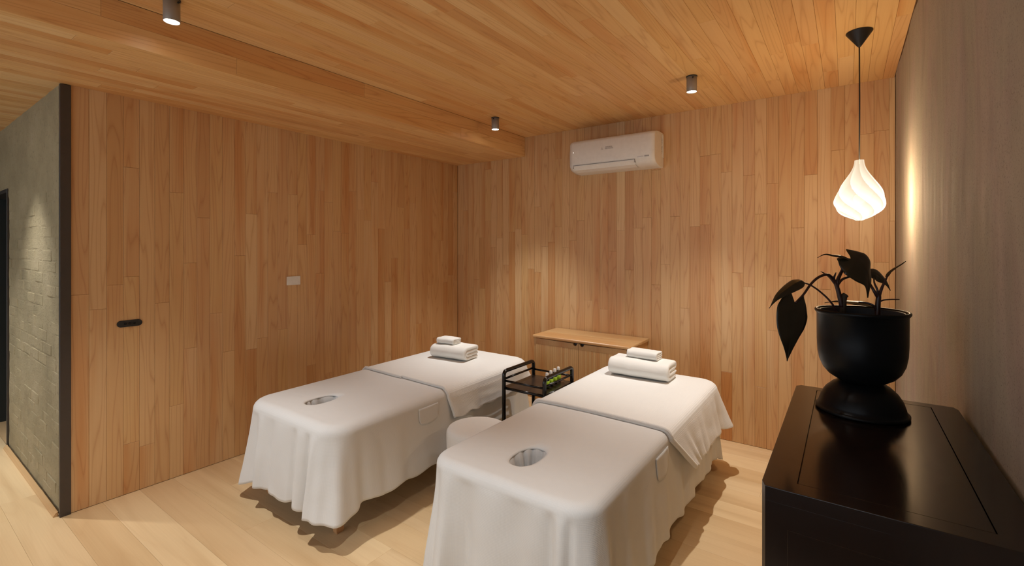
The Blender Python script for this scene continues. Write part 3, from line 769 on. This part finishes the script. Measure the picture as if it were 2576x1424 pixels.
def massage_table(D, label, vis):
    x0, x1, y0, y1 = D['x0']+0.035, D['x1']-0.035, D['y0']+0.035, D['y1']-0.035; sk = D.get('skew', 0); z = D['z']
    t = thing('massage_table', label, 'massage table', ((x0+x1)/2, (y0+y1)/2, 0), 'massage tables')
    def sh(bm):
        for v in bm.verts: v.co.x += sk*(v.co.y-D['y0'])
        return bm
    # padded top in two boards either side of the face hole
    hx, hy, rx, ry = D['hole']; bm = bmesh.new(); pts = rrect(x0, x1, y0, y1, 0.07, 120)[0]; A = []; C_ = []; E_ = []; G_ = []
    for (x, y, nx, ny, s) in pts:
        a = math.atan2(y-hy, x-hx); c_, s_ = abs(math.cos(a))/(rx+.012), abs(math.sin(a))/(ry+.012); rr = 1/((c_**2.3+s_**2.3)**(1/2.3))
        X, Y = hx+rr*math.cos(a), hy+rr*math.sin(a)
        A.append((bm.verts.new((X, Y, z-0.008)), bm.verts.new((x-nx*.03, y-ny*.03, z-0.008)), bm.verts.new((x, y, z-0.035)), bm.verts.new((x, y, z-0.10)), bm.verts.new((X, Y, z-0.10))))
    for i in range(len(A)):
        a, b = A[i], A[(i+1) % len(A)]
        for m_ in range(5): bm.faces.new((a[m_], a[(m_+1) % 5], b[(m_+1) % 5], b[m_]))
    bmesh.ops.recalc_face_normals(bm, faces=bm.faces); link('padded_top', sh(bm), 'cream_vinyl', t, True)
    zf = z-0.10
    bm = bmesh.new(); box(bm, x0+.02, x0+.045, y0+.02, y1-.02, zf-.07, zf); box(bm, x1-.045, x1-.02, y0+.02, y1-.02, zf-.07, zf)
    box(bm, x0+.045, x1-.045, y0+.02, y0+.045, zf-.07, zf); box(bm, x0+.045, x1-.045, y1-.045, y1-.02, zf-.07, zf); link('frame', sh(bm), 'beech', t)
    for ly in D['legs']:
        for lx in (x0+.075, x1-.075):
            bm = bmesh.new(); box(bm, lx-.018, lx+.018, ly-.026, ly+.026, 0.008, zf, bev=.004, seg=1)
            box(bm, lx-.016, lx+.016, ly-.022, ly+.022, 0, .010, bev=.003, seg=1)
            lg = link('leg', sh(bm), 'beech', t)
            sg = 1 if lx > (x0+x1)/2 else -1
            for zk in (.085, .19):
                bm = bmesh.new(); tube(bm, [(lx+sg*.017, ly-.004, zk), (lx+sg*.024, ly-.004, zk), (lx+sg*.026, ly-.004, zk), (lx+sg*.044, ly-.004, zk)], [.008, .008, .020, .018], 18)
                link('knob', sh(bm), 'beech', lg)
        bm = bmesh.new(); box(bm, x0+.093, x1-.093, ly-.011, ly+.011, .20, .25, bev=.003, seg=1); link('cross_bar', sh(bm), 'beech', t)
    for lx in (x0+.075, x1-.075):
        bm = bmesh.new(); tube(bm, [(lx, D['legs'][0]+.027, .12), (lx, (y0+y1)/2-.05, zf-.02)], .010, 8); tube(bm, [(lx, D['legs'][1]-.027, .12), (lx, (y0+y1)/2+.05, zf-.02)], .010, 8)
        link('brace', sh(bm), 'beech', t)
    return t

def hemfun(near, right, far, left):
    def h(s, per, cs):
        ks = [cs['NR'], cs['FR'], cs['FL'], cs['NL']]
        def side(lo, hi, v, s):
            m_ = (lo+hi)/2; half = (hi-lo)/2; d = abs(per(s-m_)); return 1/(1+math.exp((d-half)/0.04)), v
        tot_w = 0; acc = 0
        spans = [(cs['NR'], cs['FR'], right), (cs['FR'], cs['FL'], far), (cs['FL'], cs['NL'], left)]
        for lo, hi, v in spans:
            w_, _ = side(lo, hi, v, s); acc += w_*v; tot_w += w_
        acc += max(0, 1-tot_w)*near; tot_w += max(0, 1-tot_w); return acc/tot_w
    return h
def fx(x1, r, lst): return [(-(x1-r-x), w_, a_) for x, w_, a_ in lst]
F1 = fx(-2.205, .15, [(-3.0, .05, -.020), (-2.93, .035, .022), (-2.80, .03, -.012), (-2.68, .05, .012), (-2.555, .022, -.020), (-2.49, .04, .020), (-2.42, .018, -.022), (-2.36, .03, .026)])
F2 = fx(-.765, .12, [(-1.53, .022, -.024), (-1.46, .035, .020), (-1.36, .05, -.020), (-1.22, .06, .020), (-1.08, .05, -.018), (-.985, .03, .010), (-.93, .020, -.026), (-.885, .022, .030), (-.845, .012, -.024)])
B1 = dict(x0=-3.155, x1=-2.205, y0=1.455, y1=3.40, z=0.62, skew=-0.018, r=0.15, hole=(-2.735, 1.735, .066, .110), amp=0.013, flare=0.035,
          hem=hemfun(0.145, 0.175, 0.14, 0.13), folds=F1, corner={'NR': (0.075, 0.012, 0.012), 'NL': (0.055, 0.05, 0.006), 'FR': (0.03, 0.02, 0.01), 'FL': (0.04, 0.03, 0.01)}, legs=(1.57, 3.20))
B2 = dict(x0=-1.600, x1=-0.765, y0=1.555, y1=3.63, fl_left=0.0, fl_far=0.4, z=0.62, skew=0.0, r=0.12, Rr=0.042, hole=(-1.215, 1.830, .067, .112), amp=0.013, flare=0.025,
          hem=hemfun(0.12, 0.135, 0.10, 0.13), folds=F2, corner={'NR': (0.075, 0.08, 0.015), 'NL': (0.055, 0.07, 0.008), 'FR': (0.035, 0.05, 0.010), 'FL': (0.04, 0.03, 0.01)}, legs=(1.67, 3.20))
massage_table(B1, 'wooden massage table under white cloth nearest the left timber wall', True)
massage_table(B2, 'wooden massage table under white cloth in the foreground beside the black chest', True)
sheet(B1, 4, 'white waffle sheet with face hole draped over the left massage table', pocket=(2.07, 2.245, .455, .565))
sheet(B2, 9, 'white waffle sheet with face hole draped over the foreground massage table', pocket=(2.26, 2.45, .44, .565))
K1 = dict(B1); K1.update(x0=B1['x0']-.006, x1=B1['x1']+.006, y0=2.355-.15, y1=B1['y1']+.010, z=0.6245, r=0.15, hem=lambda s, per, cs: 0.43, amp=0.004, nz=0.4, flare=0.03,
          corner={'FR': (0.045, 0.03, 0.008), 'FL': (0.03, 0.02, 0.008)}, lean=(0.03, 0.02), bow=0.0, tilt=-0.04)
K2 = dict(B2); K2.update(x0=B2['x0']-.006, x1=B2['x1']+.006, y0=2.495-.12, y1=B2['y1']+.012, z=0.6245, r=0.12, hem=lambda s, per, cs: 0.355, amp=0.007, nz=0.6, flare=0.055,
          corner={'FR': (0.06, 0.04, 0.008), 'FL': (0.03, 0.02, 0.008)}, roll=.014, lean=(0.26, 0.05), bow=0.02, tilt=-0.02)
# skew is measured from each cloth's own near edge
K1['x0'] += B1['skew']*(K1['y0']-B1['y0']); K1['x1'] += B1['skew']*(K1['y0']-B1['y0'])
blanket(K1, 21, 'cream knitted blanket over the foot end of the left massage table')
blanket(K2, 33, 'cream knitted blanket over the foot end of the foreground massage table')

# ------------------------------------------------------------------ towels
def towel(name, cx, cy, z, wx, dy, hz, rot, label, layers, seed, lay=0.5):
    """folded towel: the folded cross-section runs along local x"""
    th = hz/layers*0.98; bm = bmesh.new(); bm.loops.layers.uv.verify()
    # centre line of the cloth in the y-z section: rolled over from the front, loose end tucked at the back
    hy = dy/2; th = hz/4*0.98; pts = []
    def run(y0_, y1_, z0_, z1_, k_=9):
        for k in range(k_): pts.append(Vector((0, y0_+(y1_-y0_)*k/k_, z0_+(z1_-z0_)*k/k_)))
    def turn(y_, zc, r_, sg, up, k_=9):
        for k in range(k_+1):
            an = PI*k/k_; pts.append(Vector((0, y_+sg*r_*math.sin(an), zc-up*r_*math.cos(an))))
    run(hy-th*.8, -hy+2.0*th, th*.5, th*.5); turn(-hy+2.0*th, th*2.0, th*1.5, -1, 1)
    run(-hy+2.0*th, hy-th*1.1, th*3.5, th*3.5); turn(hy-th*1.1, th*3.0, th*.5, 1, -1, 6)
    run(hy-th*1.1, -hy+2.0*th, th*2.5, th*2.5); turn(-hy+2.0*th, th*2.0, th*.5, -1, -1, 6)
    run(-hy+2.0*th, hy-th*.7, th*1.5, th*1.5); pts.append(Vector((0, hy-th*.6, th*1.5)))
    T_ = []
    n = len(pts)
    for i in range(n):
        d = (pts[min(i+1, n-1)]-pts[max(i-1, 0)]).normalized(); T_.append(Vector((0, -d.z, d.y)))
    h = th*0.49; loop = [p+q*h for p, q in zip(pts, T_)] + [pts[-1] + (pts[-1]-pts[-2]).normalized()*h*0.7] + [p-q*h for p, q in zip(pts[::-1], T_[::-1])] + [pts[0] + (pts[0]-pts[1]).normalized()*h*0.7]
    nx = 22; rows = []; c, s_ = math.cos(rot), math.sin(rot)
    for i in range(nx+1):
        u = i/nx; x = (u-0.5)*wx; e = max(0, 1-min(u, 1-u)*nx/1.6); row = []
        for j, p in enumerate(loop):
            y, zz = p.y*(1-0.02*e), p.z; x2 = x
            sag = 0.010*fbm(x*1.0, y*1.0, seed, 7)*(zz/hz); bulge = 1 - 0.06*e
            y2 = y*bulge + 0.006*fbm(x, zz, seed+3, 9); z2 = zz*(0.985+0.03*math.sin(PI*u)) + sag*0.8 + 0.002*fbm(x, y, seed+7, 40)
            z2 = max(z2, 0.0)
            x2 += 0.006*fbm(y, zz, seed+i*0, 14)*(1 if u > .5 else -1)
            row.append(bm.verts.new((cx+x2*c-y2*s_, cy+x2*s_+y2*c, z+z2)))
        rows.append(row)
    m_ = len(loop)
    for i in range(nx):
        for j in range(m_):
            j2 = (j+1) % m_; f = bm.faces.new((rows[i][j], rows[i][j2], rows[i+1][j2], rows[i+1][j])); f.smooth = True
            uvset(bm, f, ((i*.02, j*.02), (i*.02, (j+1)*.02), ((i+1)*.02, (j+1)*.02), ((i+1)*.02, j*.02)))
    for row in (rows[0], rows[-1]):
        k = (m_-2)//2
        for j in range(n-1):
            a, b, c2, d2 = row[j], row[j+1], row[m_-1-1-j-0], row[m_-1-j]
            ia, ib = j, j+1; ja, jb = n+1+(n-1-j), n+1+(n-2-j)
            f = bm.faces.new((row[ia], row[ib], row[jb], row[ja])); f.smooth = True; uvset(bm, f, [(v.co.y, v.co.z) for v in f.verts])
        bm.faces.new((row[n-1], row[n], row[n+1])); bm.faces.new((row[0], row[2*n], row[2*n+1]))
    bmesh.ops.recalc_face_normals(bm, faces=bm.faces)
    o = link(name, bm, 'towel', None, False, (cx, cy, z)); md = o.modifiers.new('soft', 'SUBSURF'); md.levels = 1; md.render_levels = 1
    return tag(o, label, 'towel')
ZT = 0.650
towel('bath_towel', -2.785, 3.03, ZT-.012, 0.375, 0.235, 0.112, math.radians(6), 'folded white bath towel on the left massage table, under a small towel', 3, 1)
towel('hand_towel', -2.85, 3.03, ZT+.100, 0.185, 0.13, 0.050, math.radians(4), 'small folded white towel on top of the bath towel, left massage table', 3, 2)
towel('bath_towel', -1.245, 3.41, ZT-.012, 0.450, 0.245, 0.128, math.radians(1), 'large folded white bath towel on the foreground massage table, under a small towel', 3, 3)
towel('hand_towel', -1.235, 3.43, ZT+.116, 0.235, 0.13, 0.058, math.radians(-1), 'small rolled white towel on top of the large towel, foreground massage table', 3, 4)

# ------------------------------------------------------------------ round stool
st = thing('stool', 'round cream covered stool between the two massage tables', 'stool', (-1.89, 2.27, 0))
bm = bmesh.new(); bm.loops.layers.uv.verify()
lathe(bm, [(0.0, 0.472), (0.10, 0.472), (0.16, 0.470), (0.182, 0.463), (0.192, 0.448), (0.194, 0.43), (0.192, 0.33), (0.196, 0.10), (0.190, 0.095)], (-1.89, 2.27, 0), 64)
bmesh.ops.recalc_face_normals(bm, faces=bm.faces)
for f in bm.faces: uvset(bm, f, [(v.co.x+v.co.y, v.co.z+v.co.y) for v in f.verts])
link('cover', bm, 'stoolcloth', st)
for k in range(4):
    a = PI/4+k*PI/2; bm = bmesh.new(); tube(bm, [(-1.89+.12*math.cos(a), 2.27+.12*math.sin(a), .3), (-1.89+.15*math.cos(a), 2.27+.15*math.sin(a), 0)], [.016, .012], 12); link('leg', bm, 'black_metal', st)

# ------------------------------------------------------------------ trolley
tr = thing('trolley', 'black tubular trolley with rails and tray between the massage tables', 'trolley', (-1.83, 2.91, 0))
ux, uy = (-2.005, -1.664), (2.705, 3.095); zt_, zs, zl_ = 0.702, 0.590, 0.335; rp = 0.0140
for x in ux:
    bm = bmesh.new(); tube(bm, roundpath([(x, uy[0], 0.045), (x, uy[0], zt_), (x, uy[1], zt_), (x, uy[1], 0.045)], 0.035, 8), rp, 14); link('side_loop', bm, 'black_metal', tr)
    bm = bmesh.new(); tube(bm, [(x, uy[0], zt_-.055), (x, uy[1], zt_-.055)], .0078, 10); link('rail', bm, 'black_metal', tr)
for y in uy:
    bm = bmesh.new(); tube(bm, [(ux[0], y, zt_-.065), (ux[1], y, zt_-.065)], .0078, 10); link('rail', bm, 'black_metal', tr)
for z_ in (zs, zl_):
    bm = bmesh.new(); box(bm, ux[0], ux[1], uy[0], uy[1], z_-.004, z_+.004); link('tray', bm, 'tray', tr)
    bm = bmesh.new()
    for x in ux: tube(bm, [(x, uy[0], z_-.006), (x, uy[1], z_-.006)], .010, 10)
    for y in uy: tube(bm, [(ux[0], y, z_-.006), (ux[1], y, z_-.006)], .010, 10)
    link('tray_rim', bm, 'black_metal', tr)
for x in ux:
    for y in uy:
        bm = bmesh.new(); tube(bm, [(x-.010, y, .024), (x+.010, y, .024)], .024, 18); link('castor', bm, 'black', tr)

# ------------------------------------------------------------------ bottles
def bottle(x, y, z, label, parts=None):
    t = thing('oil_bottle', label, 'bottle', (x, y, z), 'oil bottles on the trolley')
    if parts is None:
        bm = bmesh.new(); lathe(bm, [(0.0, 0), (.0165, 0), (.0175, .003), (.0175, .068), (.0165, .075), (.009, .084), (.009, .090), (0, .090)], (x, y, z), 28); a = link('glass', bm, 'bottle', t)
        bm = bmesh.new(); lathe(bm, [(.0, .084), (.0112, .084), (.0118, .087), (.0118, .093), (.0105, .095), (.0105, .106), (.0095, .108), (0, .108)], (x, y, z), 28); b = link('cap', bm, 'white_plastic', t)
        bm = bmesh.new(); lathe(bm, [(.0176, .010), (.0180, .010), (.0180, .052), (.0176, .052)], (x, y, z), 28); c = link('label_band', bm, 'label_green', t)
        return t, (a, b, c)
    for p in parts: q = p.copy(); COL.objects.link(q); q.parent = t; q.location = (-parts_origin[0], -parts_origin[1], -parts_origin[2])
    return t, parts
parts_origin = (-1.731, 2.850, zs+.0045)
_, bp = bottle(*parts_origin, 'dark oil bottle with white cap, nearest on the trolley behind the post')
for bx, by, lb in ((-1.738, 2.915, 'second dark oil bottle with white cap and green label, counting from the near trolley post'),
                   (-1.743, 2.978, 'third dark oil bottle with white cap and green label, counting from the near trolley post'),
                   (-1.748, 3.040, 'farthest dark oil bottle with white cap and green label on the trolley')):
    bottle(bx, by, zs+.0045, lb, bp)

# ------------------------------------------------------------------ black lacquered chest
cx0, cx1, cy0, cy1, cz = -0.139, 0.262, 1.039, 1.863, 1.13
ch = thing('chest', 'tall glossy black lacquered wooden chest against the right wall', 'cabinet', ((cx0+cx1)/2, (cy0+cy1)/2, 0))
ix0, ix1, iy0, iy1 = -0.080, 0.201, 1.083, 1.824
def rounded_slab(x0, x1, y0, y1, z0, z1, r, rv, hole=None):
    bm = bmesh.new(); pts = rrect(x0, x1, y0, y1, r, 96)[0]; rows = []
    for ins, z in ((0, z0), (0, z1-rv), (rv*0.3, z1-rv*0.3), (rv, z1)):
        rows.append([bm.verts.new((x-nx*ins, y-ny*ins, z)) for x, y, nx, ny, s in pts])
    for i in range(3):
        for k in range(96): bm.faces.new((rows[i][k], rows[i][(k+1) % 96], rows[i+1][(k+1) % 96], rows[i+1][k])).smooth = True
    return bm, rows
bm, rows = rounded_slab(cx0, cx1, cy0, cy1, cz-0.028, cz, 0.014, 0.0014)
# frame top around the recessed panel
inner = []
for v in rows[3]:
    x, y = v.co.x, v.co.y; inner.append(bm.verts.new((min(max(x, ix0), ix1), min(max(y, iy0), iy1), cz)))
for k in range(96):
    k2 = (k+1) % 96; vs_ = [rows[3][k], rows[3][k2], inner[k2], inner[k]]
    bm.faces.new(vs_)
bm.faces.new(rows[0][::-1])
bmesh.ops.remove_doubles(bm, verts=bm.verts, dist=0.0001)
ins = [bm.verts.new(p) for p in ((ix0, iy0, cz-.004), (ix1, iy0, cz-.004), (ix1, iy1, cz-.004), (ix0, iy1, cz-.004))]
bm.faces.new(ins)
for f in bm.faces: f.smooth = False
link('top_frame', bm, 'lacquer', ch)
bm = bmesh.new(); box(bm, ix0+.0015, ix1-.0015, iy0+.0015, iy1-.0015, cz-.0045, cz-.0003, bev=.0006, seg=1); link('top_panel', bm, 'lacquer', ch)
bm, rows = rounded_slab(cx0, cx1, cy0, cy1, .10, cz-.0280, 0.014, 0.0002); bm.faces.new(rows[0][::-1]); bm.faces.new(rows[3])
for f in bm.faces: f.smooth = False
link('body', bm, 'lacquer', ch)
for x in (cx0+.026, cx1-.026):
    for y in (cy0+.026, cy1-.026):
        bm = bmesh.new(); box(bm, x-.022, x+.022, y-.022, y+.022, 0, .10, bev=.003, seg=2); link('leg', bm, 'lacquer', ch)
bm = bmesh.new(); box(bm, cx0+.046, cx1-.046, cy0-.0007, cy0+.006, .12, cz-.075, bev=.0005, seg=1); link('end_panel', bm, 'lacquer', ch)
ym = (cy0+cy1)/2
for a, b in ((cy0+.046, ym-.001), (ym+.001, cy1-.046)):
    bm = bmesh.new(); box(bm, cx0-.0005, cx0+.005, a, b, .12, cz-.075, bev=.001, seg=1); d = link('door', bm, 'lacquer', ch)
    yk = ym-.03 if a < ym-.1 else ym+.03
    bm = bmesh.new(); lathe(bm, [(0, 0), (.008, 0), (.006, .006), (.010, .012), (0, .016)], (0, 0, 0), 16)
    bmesh.ops.rotate(bm, verts=bm.verts, matrix=Matrix.Rotation(-PI/2, 3, 'Y')); bmesh.ops.translate(bm, verts=bm.verts, vec=(cx0-.0005, yk, .75)); link('knob', bm, 'black_metal', d)

# ------------------------------------------------------------------ planter and plant
QX, QY, QZ = 0.033, 1.664, cz
pt = thing('planter', 'matt black hourglass planter of two stacked bowls on the black chest', 'plant pot', (QX, QY, QZ))
bm = bmesh.new(); lathe(bm, [(.098, .0006), (.1065, .0006), (.1095, .003), (.1095, .008), (.1065, .0105), (.103, .012), (.101, .022), (.095, .042), (.084, .060), (.068, .076), (.055, .084), (.050, .087)], (QX, QY, QZ), 72); link('base_bowl', bm, 'pot', pt)
bm = bmesh.new(); lathe(bm, [(.050, .087), (.062, .093), (.078, .104), (.091, .120), (.100, .142), (.1045, .168), (.1060, .20), (.1065, .276), (.109, .279), (.1115, .283), (.1115, .287), (.1090, .290), (.1050, .289), (.1030, .285), (.1025, .26)], (QX, QY, QZ), 72, cap=False); link('bowl', bm, 'pot', pt)
bm = bmesh.new(); lathe(bm, [(.1024, .280), (.1000, .2845), (.0985, .286), (.0965, .283), (.0955, .205), (0, .205)], (QX, QY, QZ), 64, cap=False); bmesh.ops.recalc_face_normals(bm, faces=bm.faces); link('inner_pot', bm, 'potin', pt)
bm = bmesh.new(); G = []
for i in range(9):
    r = .0945*i/8; G.append([bm.verts.new((QX+r*math.cos(2*PI*k/40), QY+r*math.sin(2*PI*k/40), QZ+.222+.006*fbm(r*math.cos(2*PI*k/40), r*math.sin(2*PI*k/40), 0, 40))) for k in range(40)])
for i in range(8):
    for k in range(40): bm.faces.new((G[i][k], G[i][(k+1) % 40], G[i+1][(k+1) % 40], G[i+1][k]))
bmesh.ops.remove_doubles(bm, verts=bm.verts, dist=1e-5); link('soil', bm, 'soil', pt)

ph = thing('philodendron', 'dark-leaved philodendron growing in the black planter', 'plant', (QX, QY, QZ+.226))
cy_ = math.cos(math.radians(35.557)); sy_ = math.sin(math.radians(35.557))
def W(a, b, c):    # a: across the room view, b: deeper into the room, c: height above the chest top
    return Vector((QX + a*cy_ - b*sy_, QY + a*sy_ + b*cy_, QZ + c))
def stem(pts, r, mat='stem', name='stem', n=6):
    bm = bmesh.new(); sp = spline([W(*p) for p in pts], n); k = len(sp)
    rs = [r[0]+(r[1]-r[0])*i/(k-1) for i in range(k)]; tube(bm, sp, rs, 10); return link(name, bm, mat, ph)
def leaf(mid, wdt, side, cup=0.15, heart=0.16, name='leaf'):
    """mid: midrib points base->tip; side: direction across the blade"""
    sp = spline([W(*p) for p in mid], 7); n = len(sp); A = Vector(side)
    A = (W(*side) - W(0, 0, 0)).normalized(); bm = bmesh.new(); rows = []
    for i in range(n):
        t = i/(n-1); d = (sp[min(i+1, n-1)]-sp[max(i-1, 0)]).normalized(); ac_ = (A - d*A.dot(d)).normalized(); nn = d.cross(ac_)
        w_ = wdt*0.5*max(0.0, math.sin(PI*min(1, (t+0.06)/1.06)**0.58))**1.05*(1-0.25*max(0, t-0.7)/0.3)*1.0 if t < 1 else 0
        w_ = max(w_, 0.0006); row = []
        back = heart*wdt*max(0, 1-t/0.12)
        for k in range(-6, 7):
            u = k/6; p = sp[i] + ac_*(w_*u) + nn*(cup*w_*abs(u)**1.5*1.0 + 0.010*wdt*math.sin(t*14+k*.4)) - d*(back*abs(u)**1.2*(1-0.6*abs(u)**4)*1.3)
            if k == 0: p -= nn*0.0012
            row.append(bm.verts.new(p))
        rows.append(row)
    for i in range(n-1):
        for k in range(12): bm.faces.new((rows[i][k], rows[i][k+1], rows[i+1][k+1], rows[i+1][k])).smooth = True
    o = link(name, bm, 'leaf', ph); md = o.modifiers.new('t', 'SOLIDIFY'); md.thickness = .0008; return o
stem([(-0.054, 0.000, 0.212), (-0.051, 0.000, 0.294), (-0.049, 0.000, 0.325), (-0.044, 0.000, 0.332)], (.0075, .0085), 'bark', 'cut_stem')
stem([(-0.054, 0.000, 0.298), (-0.061, 0.000, 0.328), (-0.067, 0.000, 0.351), (-0.075, 0.000, 0.370), (-0.086, 0.000, 0.383)], (.0065, .0045))
stem([(-0.068, 0.000, 0.354), (-0.066, 0.000, 0.374), (-0.049, 0.010, 0.396), (-0.038, 0.010, 0.417), (-0.034, 0.000, 0.434)], (.0055, .0030))
stem([(-0.075, 0.000, 0.366), (-0.090, 0.000, 0.383), (-0.106, 0.000, 0.394), (-0.115, 0.000, 0.399)], (.0040, .0006), name='sheath')
stem([(-0.070, 0.000, 0.359), (-0.077, 0.000, 0.377), (-0.073, 0.000, 0.391), (-0.071, 0.000, 0.396)], (.0045, .0008), name='sheath')
stem([(-0.077, 0.000, 0.376), (-0.102, -0.010, 0.390), (-0.133, -0.020, 0.384), (-0.162, -0.030, 0.365), (-0.188, -0.040, 0.338), (-0.217, -0.050, 0.315)], (.0042, .0026))
stem([(-0.066, 0.000, 0.361), (-0.045, 0.010, 0.376), (-0.013, 0.020, 0.383), (0.021, 0.030, 0.381), (0.039, 0.030, 0.387)], (.0036, .0028))
stem([(-0.062, -0.010, 0.215), (-0.084, -0.020, 0.286), (-0.109, -0.030, 0.318), (-0.135, -0.030, 0.343), (-0.159, -0.030, 0.360), (-0.178, -0.030, 0.368), (-0.188, -0.030, 0.370)], (.0030, .0018))
stem([(0.046, 0.000, 0.212), (0.048, 0.000, 0.300), (0.050, 0.000, 0.328), (0.044, 0.000, 0.340)], (.0070, .0060))
stem([(0.049, 0.000, 0.320), (0.058, 0.000, 0.348), (0.068, 0.000, 0.370), (0.077, 0.000, 0.388)], (.0048, .0018))
stem([(0.048, 0.000, 0.325), (0.036, 0.000, 0.345), (0.035, 0.010, 0.360), (0.033, 0.020, 0.378)], (.0045, .0022))
stem([(0.053, 0.000, 0.323), (0.046, 0.000, 0.348), (0.046, 0.010, 0.365), (0.052, 0.020, 0.378)], (.0032, .0018))
stem([(0.050, 0.000, 0.311), (0.064, 0.000, 0.317), (0.086, 0.000, 0.319), (0.109, 0.000, 0.319)], (.0025, .0016))
stem([(0.046, 0.000, 0.286), (0.034, 0.000, 0.302), (0.024, 0.010, 0.308), (0.008, 0.020, 0.309)], (.0035, .0020))
leaf([(-0.187, -0.030, 0.375), (-0.208, -0.040, 0.369), (-0.240, -0.050, 0.353), (-0.273, -0.060, 0.332), (-0.300, -0.070, 0.303)], .036, (-0.35, 0.75, 0.55), cup=0.35, heart=.1)
leaf([(-0.218, -0.050, 0.315), (-0.228, -0.058, 0.286), (-0.236, -0.062, 0.243), (-0.240, -0.060, 0.202), (-0.241, -0.052, 0.156)], .094, (1.0, 0.15, 0.0), cup=-0.10, heart=.42)
leaf([(-0.029, 0.000, 0.436), (-0.016, -0.010, 0.423), (0.000, -0.015, 0.398), (0.015, -0.010, 0.367), (0.019, 0.000, 0.324)], .100, (0.70, 0.30, 0.66), cup=-0.22, heart=.34)
leaf([(-0.034, 0.000, 0.434), (-0.052, 0.000, 0.442), (-0.077, 0.000, 0.445), (-0.102, 0.000, 0.448), (-0.124, 0.000, 0.438)], .014, (0.1, 0.8, 0.5), cup=0.3, heart=.1)
leaf([(0.050, 0.030, 0.391), (0.067, 0.030, 0.389), (0.083, 0.030, 0.377), (0.093, 0.025, 0.362), (0.100, 0.020, 0.342)], .042, (0.55, 0.5, 0.62), cup=-0.2, heart=.1)
leaf([(0.074, 0.000, 0.382), (0.084, 0.000, 0.395), (0.101, 0.000, 0.409), (0.116, 0.000, 0.419), (0.128, 0.000, 0.428)], .014, (-0.4, 0.75, -0.5), cup=0.3, heart=.05)
leaf([(0.067, 0.030, 0.296), (0.048, 0.050, 0.302), (0.021, 0.070, 0.303), (-0.013, 0.080, 0.305), (-0.047, 0.085, 0.299)], .030, (0.2, 0.85, 0.3), cup=0.1, heart=.05)
